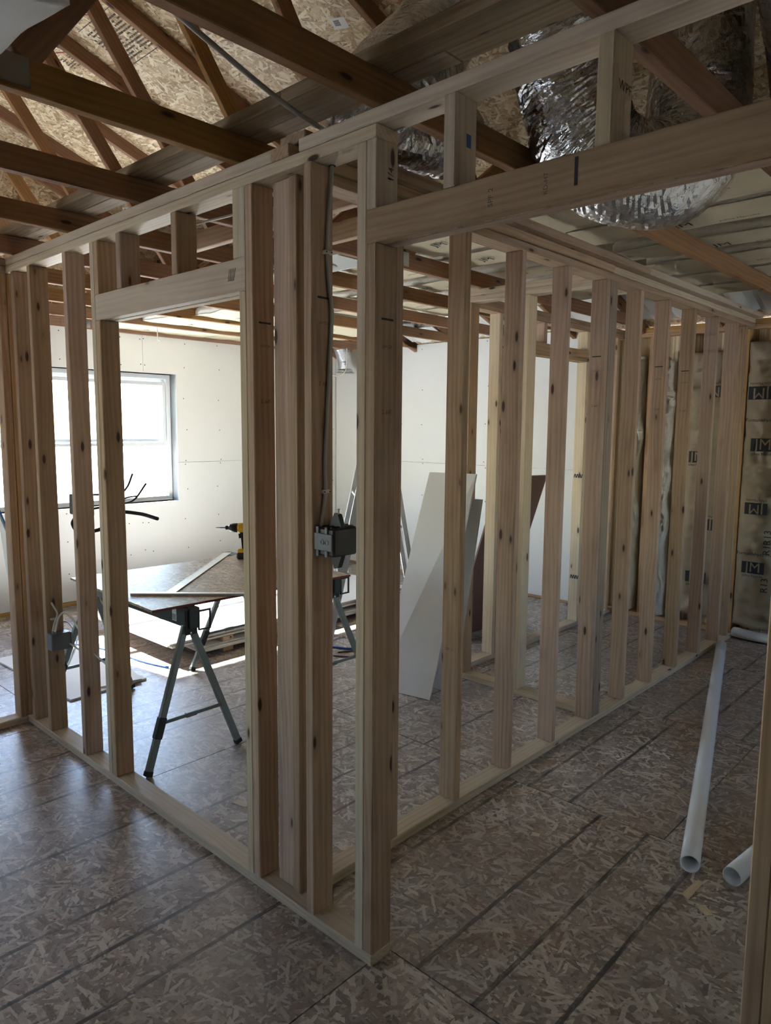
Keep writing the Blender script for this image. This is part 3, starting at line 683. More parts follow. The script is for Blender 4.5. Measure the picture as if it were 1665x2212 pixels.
# ================================================================== INSULATION
def slab_mesh(name, L, W, H, amp, seed, nx=26, ny=7, facing=True):
    """wavy closed slab: local X length, Y width, bottom at z=0"""
    V = []
    for lay in (0, 1):
        for i in range(nx + 1):
            for j in range(ny + 1):
                x = (i / nx - .5) * L; y = (j / ny - .5) * W
                n_ = noise.noise(Vector((x * 2.2 + seed * 9, y * 6, seed))) + 0.5 * noise.noise(Vector((x * 7 + seed * 5, y * 14, seed + 3)))
                ey = 0.018 * noise.noise(Vector((x * 3 + seed, j * .7, 5 + seed))) if j in (0, ny) else 0
                z = amp * n_ + (H if lay else 0)
                if lay: z += 0.25 * H * n_ - (0.35 * H if j in (0, ny) else 0)
                V.append((x, y + ey, z))
    s = (nx + 1) * (ny + 1); F_ = []
    q = lambda l, i, j: l * s + i * (ny + 1) + j
    for i in range(nx):
        for j in range(ny):
            F_.append((q(0, i, j), q(0, i, j + 1), q(0, i + 1, j + 1), q(0, i + 1, j))); F_.append((q(1, i, j), q(1, i + 1, j), q(1, i + 1, j + 1), q(1, i, j + 1)))
    for i in range(nx):
        F_.append((q(0, i, 0), q(0, i + 1, 0), q(1, i + 1, 0), q(1, i, 0))); F_.append((q(0, i + 1, ny), q(0, i, ny), q(1, i, ny), q(1, i + 1, ny)))
    for j in range(ny):
        F_.append((q(0, 0, j + 1), q(0, 0, j), q(1, 0, j), q(1, 0, j + 1))); F_.append((q(0, nx, j), q(0, nx, j + 1), q(1, nx, j + 1), q(1, nx, j)))
    return mesh_from(name, V, F_)
ZI = ZP + D + 0.012
rows = [(1.38, 1.80), (1.86, 2.16), (2.36, 2.63), (2.80, 3.17), (3.22, 3.58), (3.63, 3.98)]
segs = [(-5.10, -3.30, 'over the window end of the room'), (-3.22, -0.52, 'over the middle of the room'), (-0.47, 1.90, 'over the passage right of the long wall')]
for r, (ya, yb) in enumerate(rows):
    for s, (xa, xb_, where) in enumerate(segs):
        if s == 0 or (r == 5 and s < 2): continue
        L, W = xb_ - xa, yb - ya
        b = thing('insulation_batt', 'paper-faced batt %s, %s row from the near wall' % (where, ORD[r]), 'insulation', ((xa + xb_) / 2, (ya + yb) / 2, ZI), 'ceiling insulation batts')
        rz = random.uniform(-0.012, 0.012)
        o = add('fiberglass', slab_mesh('fiberglass', L * .995, W * 0.97, 0.075, 0.008, r * 3 + s), M['fiber'], b, ((xa + xb_) / 2, (ya + yb) / 2, ZI + 0.004), (0, 0, rz), smooth=True)
        add('paper_facing', slab_mesh('paper_facing', L, W, 0.003, 0.008, r * 3 + s), M['kraftpale'], b, ((xa + xb_) / 2, (ya + yb) / 2, ZI), (0, 0, rz), smooth=True)
        for k in range(3):
            px = xa + L * (0.2 + 0.3 * k) + random.uniform(-.1, .1); py = (ya + yb) / 2 + random.uniform(-.04, .04)
            text('brand_print', 'JM', 0.085, (px, py, ZI - 0.009), (1, 0, 0), (0, -1, 0), M['inksoft'] if k % 2 else M['ink'], b)
            text('brand_print', 'Johns Manville', 0.03, (px + 0.24, py + .03, ZI - 0.009), (1, 0, 0), (0, -1, 0), M['inksoft'], b)
# by the window the batts are pushed up between the chords and sag
kb = 0
for i in range(0, 3):
    xa, xb_ = XT[i] + T + 0.004, XT[i + 1] - 0.004
    for (ya, yb, zz) in ((1.62 + 0.12 * i, 2.75, ZP + 0.030), (2.77, 3.80, ZP + 0.036)):
        W, L = xb_ - xa, yb - ya; c = ((xa + xb_) / 2, (ya + yb) / 2)
        b = thing('insulation_batt', 'crumpled paper-faced batt between chords by the window wall, %s bay, %s half' % (ORD[i], 'near' if zz < ZP + 0.033 else 'far'), 'insulation', (c[0], c[1], zz), 'ceiling insulation batts')
        add('fiberglass', slab_mesh('fiberglass', L, W * 0.99, 0.06, 0.016, 50 + kb, 22, 8), M['fiber'], b, (c[0], c[1], zz + 0.006), (0, 0, math.pi / 2), smooth=True)
        add('paper_facing', slab_mesh('paper_facing', L * 1.005, W, 0.003, 0.016, 50 + kb, 22, 8), M['kraftpale'], b, (c[0], c[1], zz), (0, 0, math.pi / 2), smooth=True)
        text('brand_print', 'JM', 0.08, (c[0], c[1] - .2, zz - 0.022), (1, 0, 0), (0, -1, 0), M['inksoft'], b); kb += 1
def wall_batt(name, label, x0_, x1_, z0_, z1_, depth, mat, seed, bulge=0.03, amp=0.012, group=None, edge=0.0):
    nx, nz = 12, 90; V = []; W = x1_ - x0_; H = z1_ - z0_
    for i in range(nx + 1):
        for j in range(nz + 1):
            u, w = i / nx, j / nz
            n1 = noise.noise(Vector((u * 2.2 + seed, w * H * 5.5 + u * 1.5, seed))); n2 = noise.noise(Vector((u * 5 + seed, w * H * 14 - u * 3, seed * 2)))
            a = 1.3 * (1 - 2.6 * abs(n1)) + 0.8 * (1 - 2.6 * abs(n2)) + 0.5 * noise.noise(Vector((u * 9, w * H * 30, seed)))
            y = -bulge * math.sin(math.pi * u) ** 0.6 - amp * (a - 0.6) * (0.3 + math.sin(math.pi * u))
            ex = edge * noise.noise(Vector((w * H * 3.5, seed * 3.1, u * .8))) if edge else 0
            V.append(((u - .5) * W + ex, y, w * H))
    s = (nx + 1) * (nz + 1)
    for i in range(nx + 1):
        for j in range(nz + 1): V.append(((i / nx - .5) * W, depth, j / nz * H))
    q = lambda l, i, j: l * s + i * (nz + 1) + j; F_ = []
    for i in range(nx):
        for j in range(nz): F_.append((q(0, i, j), q(0, i + 1, j), q(0, i + 1, j + 1), q(0, i, j + 1))); F_.append((q(1, i, j), q(1, i, j + 1), q(1, i + 1, j + 1), q(1, i + 1, j)))
    for i in range(nx): F_.append((q(0, i, 0), q(1, i, 0), q(1, i + 1, 0), q(0, i + 1, 0))); F_.append((q(0, i, nz), q(0, i + 1, nz), q(1, i + 1, nz), q(1, i, nz)))
    for j in range(nz): F_.append((q(0, 0, j), q(0, 0, j + 1), q(1, 0, j + 1), q(1, 0, j))); F_.append((q(0, nx, j), q(1, nx, j), q(1, nx, j + 1), q(0, nx, j + 1)))
    t = thing(name, label, 'insulation', ((x0_ + x1_) / 2, YS + 0.012, z0_), group)
    add('facing', mesh_from(name, V, F_), mat, t, ((x0_ + x1_) / 2, YS + 0.012, z0_), smooth=True)
    return t
def jm(t, x, z, y, s=0.10, up_=1):
    xd_ = Vector((up_, 0, 0)); yd_ = Vector((0, 0, up_))
    p = add('brand_print', boxes_mesh('brand_print', [((-s * .75, -.0006, -s * .42), (s * .75, .0006, s * .42))]), M['ink'], t, (x, y, z))
    text('brand_print', 'JM', s * 1.0, (x, y - 0.002, z), xd_, yd_, M['kraft'], t)
    text('brand_print', 'Johns Manville', s * .24, (x, y, z - up_ * s * .6), xd_, yd_, M['ink'], t)
bt = wall_batt('insulation_batt', 'brown paper-faced batt printed JM and R13 right of the long stud wall', -0.412, -0.004, 0.10, 2.36, 0.06, M['kraft'], 3, 0.045, 0.020, 'wall insulation batts')
yp = YS - 0.072
jm(bt, -0.29, 1.96, yp, 0.12, -1); jm(bt, -0.25, 1.56, yp, 0.12, 1); jm(bt, -0.27, 1.06, yp, 0.11, -1); jm(bt, -0.263, 0.59, yp, 0.11, 1)
for zz in (0.84, 0.76, 0.46): text('brand_print', 'R13', 0.075, (-0.17, yp, zz), (0, 0, 1), (-1, 0, 0), M['ink'], bt)
text('brand_print', 'Formaldehyde-Free', 0.035, (-0.25, yp, 1.75), (1, 0, 0), (0, 0, 1), M['ink'], bt); text('brand_print', 'Formaldehyde-Free', 0.035, (-0.25, yp, 0.70), (1, 0, 0), (0, 0, 1), M['ink'], bt)
bw = wall_batt('insulation_batt', 'brown paper-faced batt seen between the far studs of the long wall', -0.868, -0.50, 0.12, 2.30, 0.06, M['kraft'], 8, 0.04, 0.020, 'wall insulation batts')
jm(bw, -0.62, 1.98, yp, 0.11, -1); jm(bw, -0.74, 1.45, yp, 0.11, 1); jm(bw, -0.65, 0.9, yp, 0.11, -1); jm(bw, -0.7, 0.45, yp, 0.11, 1)
wall_batt('insulation_batt', 'white fiberglass batt sagging out between the aged studs of the closet', -1.12, -0.99, 0.06, 2.25, 0.05, M['fiber'], 12, 0.05, 0.035, 'wall insulation batts', 0.06)
wall_batt('insulation_batt', 'narrow fiberglass batt at the closet corner left of the aged studs', -1.38, -1.26, 0.06, 2.30, 0.05, M['fiber'], 15, 0.05, 0.035, 'wall insulation batts', 0.06)
for i, x in enumerate((0.04, 0.47, 0.90)):
    wall_batt('insulation_batt', 'brown paper-faced batt in the back wall, %s bay right of the printed one' % ORD[i], x, x + 0.388, 0.06, 2.38, 0.06, M['kraft'], 20 + i, 0.04, 0.018, 'wall insulation batts')
sc_ = add('fiberglass_scrap', slab_mesh('fiberglass_scrap', 0.36, 0.12, 0.05, 0.02, 77, 14, 7), M['fiber'], None, (-0.20, YS - 0.055, 0.02), (0, 0, 0.05), smooth=True); tag(sc_, 'loose tuft of white fiberglass on the floor under the printed batt', 'insulation')
# scrap of insulation hanging at the upper left, close to the viewpoint
t = thing('insulation_scrap', 'torn end of insulation hanging over the chord at the upper left', 'insulation', (-0.2, -0.95, 2.5))
add('fiberglass', slab_mesh('fiberglass', 0.62, 0.30, 0.10, 0.02, 61, 20, 10), M['foam'], t, (-0.40, -0.965, 2.50), (0.05, 0.0, 0.12), smooth=True)
# foam vent baffles under the eave
def baffle_mesh(w):
    V, F_ = [], []; nx, ny = 12, 8
    for lay in (0, 1):
        for i in range(nx + 1):
            for j in range(ny + 1):
                u = i / nx; prof = 0.022 * (1 if 0.2 < u < 0.45 or 0.55 < u < 0.8 else 0)
                V.append(((u - .5) * w, (j / ny - .5) * 1.25, -prof + lay * 0.006))
    s = (nx + 1) * (ny + 1); q = lambda l, i, j: l * s + i * (ny + 1) + j
    for i in range(nx):
        for j in range(ny): F_.append((q(0, i, j), q(0, i, j + 1), q(0, i + 1, j + 1), q(0, i + 1, j))); F_.append((q(1, i, j), q(1, i + 1, j), q(1, i + 1, j + 1), q(1, i, j + 1)))
    return mesh_from('vent_baffle', V, F_)
bm_ = baffle_mesh(0.585)
for i in range(1, len(XT) - 4):
    x = XT[i] + T + 0.3027; yc = 3.98
    o = add('vent_baffle', bm_, M['foam'], None, (x, yc, ZU(yc) - 0.026), (-ang, 0, 0)); tag(o, 'white foam vent baffle under the eave, %s bay from the window wall' % ORD[i], 'vent baffle', 'eave vent baffles')

# ================================================================== DUCTS
def duct(name, label, pts, r, mat, n=28, seg=48, amp=0.05, rings=0, cat='duct'):
    path = smooth_path(pts, n); o0 = path[0].copy(); rel = [p - o0 for p in path]; L = len(path); fr = 28 / n
    def wob(i, j, p):
        a = 2 * math.pi * j / seg; c_, s_ = math.cos(a), math.sin(a)
        w = amp * noise.noise(Vector((c_ * 1.8, s_ * 1.8, i * .09 * fr)))
        w += amp * .9 * (0.35 - abs(noise.noise(Vector((c_ * 2.2, s_ * 2.2, i * .55 * fr + 3 * a))))) + amp * .55 * noise.noise(Vector((c_ * 7, s_ * 7, i * .8 * fr)))
        if rings: w += rings * (1 if i % 2 else -1)
        return w
    V, Fc = tube_mesh(rel, r, seg, 1.0, True, None, wob)
    t = thing(name, label, cat, o0)
    add('foil_jacket', mesh_from(name, V, Fc), mat, t, o0, smooth=bool(rings))
    return t
d2 = duct('flex_duct', 'big silver foil-wrapped duct drooping behind the door header', [(0.15, 0.52, 3.35), (0.17, 0.60, 3.05), (0.17, 0.70, 2.82), (0.20, 0.78, 2.62), (0.29, 0.86, 2.52), (0.42, 1.04, 2.55), (0.42, 1.16, 2.80), (0.40, 1.18, 3.2)], 0.165, M['foil'])
d1 = duct('flex_duct', 'silver foil-wrapped duct climbing above the near corner post', [(-0.33, 1.05, 3.52), (-0.33, 0.82, 3.28), (-0.33, 0.58, 3.00), (-0.335, 0.36, 2.77), (-0.42, 0.40, 2.74), (-0.45, 0.9, 2.82)], 0.15, M['foil'])
d3 = duct('flex_duct', 'crumpled silver duct at the upper right edge', [(0.86, 0.75, 2.95), (0.86, 0.95, 2.78), (0.88, 1.14, 2.76), (0.95, 1.18, 3.1)], 0.155, M['foil'])
sd = duct('flex_duct', 'small silver flexible duct hanging in front of the far corner drywall', [(-4.74, 4.34, 2.60), (-4.75, 4.38, 2.55), (-4.77, 4.44, 2.45), (-4.77, 4.45, 2.34)], 0.085, M['foil2'], 16, 20, 0.03, 0.045)
add('metal_collar', lathe_mesh([(0.088, 0), (0.092, 0.004), (0.092, 0.03), (0.086, 0.034)], 24), M['galv'], sd, (-4.77, 4.45, 2.30), smooth=True)
add('metal_flange', lathe_mesh([(0.11, 0), (0.11, 0.003), (0.088, 0.006)], 24), M['galv'], sd, (-4.77, 4.45, 2.296), smooth=True)
cd = duct('corrugated_duct', 'ribbed grey metal duct lying on the chords near the back wall', [(-3.55, 3.93, 2.707), (-3.2, 3.93, 2.707), (-2.62, 3.92, 2.707)], 0.078, M['galv'], 26, 20, 0.0, 0.05)

# ================================================================== ELECTRICAL
bx = thing('junction_box', 'dark grey plastic switch box fixed beside the corner studs, cable entering on top', 'electrical box', (-0.23, 0.05, 1.29))
x0, x1, ya, yb, za, zb = -0.269, -0.183, 0.012, 0.115, 1.272, 1.362
box('box_body', (x0, ya, za), (x1, yb, zb), bx, M['boxdark'], 0.006)
plate = box('back_plate', (x0 + 0.0, ya - 0.006, za + 0.018), (x1 - 0.004, ya - 0.0005, zb - 0.018), bx, M['boxgrey'], 0.002)
for kx in (-0.028, 0.012):
    for kz, sg in ((zb - 0.018, 1), (za + 0.018, -1)):
        box('mounting_tab', ((x0 + x1) / 2 + kx - .006, ya - 0.006, kz if sg > 0 else kz - .02), ((x0 + x1) / 2 + kx + .006, ya - 0.001, kz + .02 if sg > 0 else kz), bx, M['boxgrey'], 0.001)
for kx in (-0.004, 0.016): add('knockout', lathe_mesh([(0.0085, 0), (0.0085, 0.0018), (0.0055, 0.0018), (0.0055, 0.0004)], 16), M['boxgrey'], bx, ((x0 + x1) / 2 + kx, ya - 0.006, (za + zb) / 2), (math.radians(90), 0, 0))
for sg, zz in ((1, zb), (-1, za)):
    pr = prism_mesh([(-.028, 0), (.028, 0), (.012, sg * .04), (-.004, sg * .044)] if sg > 0 else [(.028, 0), (-.028, 0), (-.004, -.044), (.012, -.04)], 0.018)
    e = add('fixing_ear', pr, M['boxdark'], bx, ((x0 + x1) / 2 + .01, ya + 0.045, zz), RXZ)
    add('ear_screw', lathe_mesh([(0.003, -.008), (0.003, .01), (0.005, .01), (0.005, .013)], 8), M['galv'], bx, ((x0 + x1) / 2 + .016, ya + .045, zz + sg * .045))
for k in range(3): box('box_rib', (x0 + .02 + k * .022, ya + .004, zb), (x0 + .027 + k * .022, yb - .004, zb + .004), bx, M['boxdark'], 0.001)
cb = thing('power_cable', 'grey flat cable running down the corner stud into the dark box', 'cable', (-0.262, 0.05, 2.4))
tube('cable_run', [(-0.255, 0.074, 2.60), (-0.258, 0.074, 2.46), (-0.262, .066, 2.337), (-0.262, .058, 2.206), (-0.262, .066, 2.104), (-0.262, .076, 2.022), (-0.262, .066, 1.851), (-0.262, .056, 1.707), (-0.262, .047, 1.562), (-0.262, .049, 1.471), (-0.262, .038, 1.401), (-0.262, .03, 1.355)], 0.0065, cb, M['cablegrey'], 10, 8)
add('cable_hole', lathe_mesh([(0.011, 0), (0.011, 0.0008)], 16), M['ink'], cb, (-0.257, 0.074, ZT - 0.0009))
for (yy, zz) in ((0.058, 2.205), (0.049, 1.471)):
    st = box('cable_staple', (-0.2688, yy - 0.016, zz - 0.006), (-0.2535, yy + 0.016, zz + 0.006), cb, M['cablewhite'], 0.003)
    for s in (-1, 1): add('staple_nail', lathe_mesh([(0.0022, 0), (0.0022, 0.002)], 8), M['screw'], st, (-0.2535, yy + s * .011, zz), (0, math.radians(90), 0))
tg = tag(tube('grey_cable', [(-0.12, -0.62, 2.632), (-0.183, -.413, 2.615), (-.256, -.197, 2.605), (-.311, -.02, 2.60), (-.325, .10, 2.59), (-.30, .14, 2.56)], 0.0075, None, M['cablegrey'], 10, 8), 'grey cable hanging from a chord down to the top plate of the near wall', 'cable')
tag(tube('white_cable', [(-2.10, 0.30, 2.640), (-1.9, 0.30, 2.645), (-1.72, 0.16, 2.64), (-1.5, 0.17, 2.57), (-1.3, .2, 2.5), (-1.25, .28, 2.52), (-0.95, 0.32, 2.53), (-0.8, .3, 2.56)], 0.005, None, M['cablewhite'], 8, 8), 'thin white cable draped over the chords behind the left door header', 'cable')
tag(tube('hanging_wire', [(-4.6, 1.95, 2.62), (-4.6, 1.95, 2.5), (-4.59, 1.95, 2.44), (-4.57, 1.97, 2.425)], 0.005, None, M['cablewhite'], 8, 6), 'short wire end dangling from the chords in front of the window wall', 'cable')
tag(tube('white_cable', [(-4.90, 4.28, 2.62), (-4.93, 4.27, 2.42), (-4.85, 4.2, 2.30), (-4.62, 4.18, 2.24), (-4.50, 4.2, 2.30), (-4.48, 4.2, 2.54)], 0.006, None, M['cablewhite'], 8, 6), 'white cable looping below the small hanging duct', 'cable')
b1 = thing('junction_box', 'grey plastic outlet box low on a left stud with white cables', 'electrical box', (-2.35, 0.05, 0.49))
box('box_body', (-2.3855, -0.004, 0.492), (-2.322, 0.098, 0.583), b1, M['boxgrey'], 0.004)
box('box_flange', (-2.3855, 0.098, 0.496), (-2.318, 0.104, 0.580), b1, M['boxgrey'], 0.001)
for k in (0, 1): tube('box_tab', [(-2.36 + .02 * k, 0.02, 0.583), (-2.36 + .02 * k, 0.02, 0.592)], 0.006, b1, M['boxgrey'], 8, 2)
w_ = thing('white_cables', 'pair of white cables from the stud hole into the low grey box', 'cable', (-2.37, 0.04, 0.6))
tube('cable_run', [(-2.387, 0.03, 0.74), (-2.372, 0.035, 0.72), (-2.368, 0.05, 0.68), (-2.372, 0.035, 0.63), (-2.36, 0.02, 0.59), (-2.36, 0.02, 0.56)], 0.005, w_, M['cablewhite'], 8, 6)
tube('cable_run', [(-2.34, 0.02, 0.56), (-2.345, 0.03, 0.61), (-2.36, 0.06, 0.67), (-2.33, 0.09, 0.68), (-2.2, 0.10, 0.60), (-2.05, 0.09, 0.56), (-2.012, 0.06, 0.56)], 0.005, w_, M['cablewhite'], 8, 6)
tube('cable_run', [(-2.33, 0.09, 0.52), (-2.2, 0.11, 0.49), (-2.05, 0.10, 0.485), (-2.012, 0.06, 0.49)], 0.005, w_, M['cablewhite'], 8, 6)
box('cable_staple', (-2.386, 0.018, 0.648), (-2.370, 0.052, 0.658), w_, M['cablewhite'], 0.003)
tag(tube('white_cable', [(-1.972, 0.06, 0.55), (-1.85, 0.09, 0.49), (-1.75, 0.08, 0.47), (-1.697, 0.05, 0.475)], 0.005, None, M['cablewhite'], 8, 6), 'white cable crossing between the two studs left of the doorway', 'cable')
b2 = thing('junction_box', 'black plastic box on the far side of the left stud before the window', 'electrical box', (-2.05, 0.07, 1.24))
box('box_body', (-2.118, 0.030, 1.235), (-2.012, 0.100, 1.335), b2, M['black'], 0.005); box('box_lip', (-2.122, 0.100, 1.231), (-2.010, 0.107, 1.339), b2, M['black'], 0.002)
for k in (0, 1): box('box_tab', (-2.078 + k * .03, .06, 1.335), (-2.062 + k * .03, .09, 1.348), b2, M['black'], 0.002)
cl = thing('black_cables', 'loose black cable ends sticking out of the black box toward the window', 'cable', (-2.0, 0.15, 1.25))
tube('cable_run', [(-2.10, 0.07, 1.24), (-2.125, 0.06, 1.21), (-2.13, 0.05, 1.18), (-2.08, 0.06, 1.15), (-1.99, 0.13, 1.165), (-2.03, 0.22, 1.232), (-1.90, 0.28, 1.236), (-1.752, 0.30, 1.222)], 0.0095, cl, M['cableblack'], 8, 6)
tube('cable_run', [(-2.04, 0.10, 1.26), (-2.03, 0.25, 1.275), (-1.96, 0.29, 1.30), (-1.854, 0.30, 1.387)], 0.005, cl, M['cableblack'], 8, 6)
tube('cable_run', [(-1.93, 0.295, 1.32), (-1.97, 0.28, 1.315), (-2.03, 0.25, 1.30)], 0.004, cl, M['cableblack'], 8, 6)
tube('cable_run', [(-2.05, 0.10, 1.33), (-2.03, 0.24, 1.33), (-2.01, 0.28, 1.36), (-1.985, 0.30, 1.43)], 0.005, cl, M['cableblack'], 8, 6)
tube('cable_run', [(-2.09, 0.07, 1.335), (-2.095, 0.07, 1.37), (-2.06, 0.07, 1.41)], 0.004, cl, M['cableblack'], 8, 6)
# recessed ceiling light between the chords
rc = thing('recessed_light', 'metal recessed light housing with hanger bars between the ceiling chords', 'ceiling light', (-1.62, 1.25, ZP))
add('housing', lathe_mesh([(0.085, 0), (0.09, 0.004), (0.08, 0.01), (0.08, 0.14), (0.075, 0.145)], 24), M['galv'], rc, (-1.62, 1.25, ZP + 0.005), smooth=True)
box('mounting_plate', (-1.85, 1.13, ZP + 0.012), (-1.36, 1.38, ZP + 0.016), rc, M['galv'], 0)
for y in (1.12, 1.39): box('hanger_bar', (-1.90, y, ZP + 0.012), (-1.309, y + .012, ZP + 0.034), rc, M['galv'], 0.001)
box('wiring_box', (-1.50, 1.18, ZP + 0.016), (-1.40, 1.31, ZP + 0.085), rc, M['galv'], 0.002)

# ================================================================== PRINTS ON THE ROOF DECK
R3 = Matrix(((1, 0, 0), (0, ca, math.sin(ang)), (0, -math.sin(ang), ca)))
def on_deck(name, x, y, items, mat, rz=0.0):
    c = Vector((x, y, ZU(y))) - Vector((0, math.sin(ang), ca)) * 0.0012
    return add(name, boxes_mesh(name, items), mat, deck, c, R3 @ Matrix.Rotation(rz, 3, 'Z'))
def dashes(w, h, rows_, seed):
    rnd = random.Random(seed); out = []
    for r in range(rows_):
        v = h * (r + .5) / rows_; u = 0
        while u < w - .01:
            l = rnd.uniform(.008, .03)
            if rnd.random() < .82: out.append(((u - w / 2, v - h / 2, -.0003), (min(u + l, w) - w / 2, v - h / 2 + h / rows_ * .45, .0003)))
            u += l + .005
    return out
on_deck('ink_print', -2.86, 0.78, dashes(0.42, 0.26, 11, 3), M['inksoft']); on_deck('ink_print', -2.86, 0.78, [((-.24, -.16, -.0003), (.24, -.156, .0003)), ((-.24, .156, -.0003), (.24, .16, .0003))], M['inksoft'])
on_deck('ink_print', -3.40, 0.72, dashes(0.16, 0.1, 6, 5), M['inksoft']); on_deck('ink_print', -3.75, 2.1, dashes(0.42, 0.26, 11, 9), M['inksoft'])
text('ink_print', '08', 0.13, Vector((-3.33, 0.60, ZU(0.60) - 0.002)), (1, 0, 0), (0, -ca, math.sin(ang)), M['inksoft'], deck)
for x, y, r in ((-3.05, 0.52, 0.5), (-3.62, 0.58, 0.35)): on_deck('chalk_mark', x, y, [((-.3, -.004, -.0003), (.3, .004, .0003))], M['redink'], r)
on_deck('white_sticker', -1.53, 1.303, [((-.045, -.035, -.0004), (.045, .035, .0004))], M['paper'], 0.3)
on_deck('sticker_print', -1.53, 1.303, [((-.03, -.02 + k * .006, -.0012), (.005, -.017 + k * .006, -.0003)) for k in range(6)], M['ink'], 0.3)

# ================================================================== WORK TABLE, SAWHORSES, TOOLS
ZTB = 0.80
def sawhorse(label, x_near, x_far, yc, dy, group):
    t = thing('sawhorse', label, 'sawhorse', ((x_near + x_far) / 2, yc, 0), group)
    top = ZTB - 0.0125
    beam_ = box('beam', (x_far, yc - 0.03, top - 0.105), (x_near, yc + 0.03, top), t, M['darksteel'], 0.004)
    box('beam_label', (x_near - 0.16, yc - 0.0308, top - 0.085), (x_near - 0.12, yc - 0.030, top - 0.015), beam_, M['paper'], 0)
    for k in range(5): box('beam_label_print', (x_near - 0.157 + k * .007, yc - 0.0312, top - 0.08), (x_near - 0.154 + k * .007, yc - 0.0307, top - 0.05), beam_, M['ink'], 0)
    for xe, s in ((x_near - 0.07, 1), (x_far + 0.07, -1)):
        feet = []
        for sy in (-1, 1):
            p0 = Vector((xe, yc + sy * 0.012, top - 0.095)); p1 = Vector((xe + s * 0.045, yc + sy * dy, 0.004))
            lg = beam('leg', p0, p1, 0.034, 0.026, t, M['steelgrey'], (1, 0, 0)); feet.append(p1)
            q = p0.lerp(p1, 0.72); beam('leg_latch', p0.lerp(p1, 0.62), p0.lerp(p1, 0.76), 0.04, 0.032, lg, M['black'], (1, 0, 0)) if sy < 0 else None
            beam('rubber_foot', p0.lerp(p1, 0.965), p1, 0.038, 0.030, lg, M['rubber'], (1, 0, 0))
        f = 0.66; a = Vector((xe, yc - .012, top - .095)).lerp(feet[0], f); b = Vector((xe, yc + .012, top - .095)).lerp(feet[1], f)
        beam('leg_brace', a, b, 0.018, 0.014, t, M['steelgrey'], (1, 0, 0)); m_ = a.lerp(b, .45); beam('brace_hinge', a.lerp(b, .38), a.lerp(b, .56), 0.024, 0.02, t, M['steelgrey'], (1, 0, 0))
        # folded steel bracket at the end of the beam
        box('end_plate', (xe + s * 0.055 - .004, yc - 0.045, top - 0.135), (xe + s * 0.055 + .004, yc + 0.02, top - 0.012), t, M['black'], 0.002)
        for lo, hi in (((0.060, 0.020, -0.115), (0.072, 0.026, -0.02)), ((0.060, 0.085, -0.115), (0.072, 0.091, -0.02)), ((0.060, 0.020, -0.026), (0.072, 0.091, -0.018)), ((0.060, 0.020, -0.119), (0.072, 0.091, -0.112))):
            xa_, xb__ = sorted((xe + s * lo[0], xe + s * hi[0])); box('bracket_bar', (xa_, yc + lo[1], top + lo[2]), (xb__, yc + hi[1], top + hi[2]), t, M['black'], 0.001)
        for zz in (-0.125, -0.03): add('bolt', lathe_mesh([(0.006, 0), (0.006, 0.004), (0.003, 0.005)], 10), M['galv'], t, (xe + s * 0.06, yc - .02, top + zz), (0, math.radians(90) * s, 0))
    return t
sawhorse('grey folding steel sawhorse under the near edge of the work table', -1.60, -2.80, 0.40, 0.262, 'sawhorses')
sawhorse('grey folding steel sawhorse under the far side of the work table', -1.66, -2.82, 1.42, 0.31, 'sawhorses')
tip = Vector((-1.654, 0.202)); left = Vector((-2.657, 0.25)); right = Vector((-1.577, 1.455))
u = (left - tip).normalized(); v_ = Vector((-u.y, u.x)); v_ = v_ if v_.dot(right - tip) > 0 else -v_
WT, LT = (left - tip).length, (right - tip).length; cen = tip + u * WT / 2 + v_ * LT / 2
tb = thing('work_table_top', 'strand board sheet laid over two sawhorses as a work table, red front edge', 'board', (cen.x, cen.y, ZTB))
rz = math.atan2(u.y, u.x)
add('osb_sheet', box_mesh(WT, LT, 0.0118, 0.001), M['osb_table'], tb, (cen.x, cen.y, ZTB - 0.006), (0, 0, rz))
ec = tip + v_ * LT / 2 - u * 0.0008; add('painted_edge', box_mesh(0.0016, LT, 0.0124, 0), M['red'], tb, (ec.x, ec.y, ZTB - 0.006), (0, 0, rz))
ts = thing('drywall_square', 'aluminium T-square lying across the strand board table', 'T-square', (-2.3, 0.9, ZTB))
p, q = Vector((-1.895, 0.435)), Vector((-2.697, 1.349)); dr = (q - p).normalized(); nd = Vector((-dr.y, dr.x)); mid = (p + q) / 2
add('blade', box_mesh((q - p).length, 0.052, 0.002, 0), M['alu'], ts, (mid.x, mid.y, ZTB + 0.0055), (0, 0, math.atan2(dr.y, dr.x)))
h0, h1 = Vector((-2.021, 0.289)), Vector((-1.594, 0.703)); hm = (h0 + h1) / 2; hd = (h1 - h0).normalized()
add('head', box_mesh((h1 - h0).length, 0.03, 0.012, 0.001), M['alu'], ts, (hm.x, hm.y, ZTB + 0.0062), (0, 0, math.atan2(hd.y, hd.x)))
for k in range(2): c = p + dr * (.02 + .0) + nd * (.012 if k else -.012); add('rivet', lathe_mesh([(0.004, 0), (0.004, 0.0015), (0.002, 0.0022)], 8), M['galv'], ts, (c.x, c.y, ZTB + 0.0125))
add('scale_print', boxes_mesh('scale_print', [((-.55 + k * .025, .018 if k % 4 else .010, 0), (-.548 + k * .025, .026, .0003)) for k in range(44)]), M['ink'], ts, (mid.x, mid.y, ZTB + 0.0066), (0, 0, math.atan2(dr.y, dr.x)))

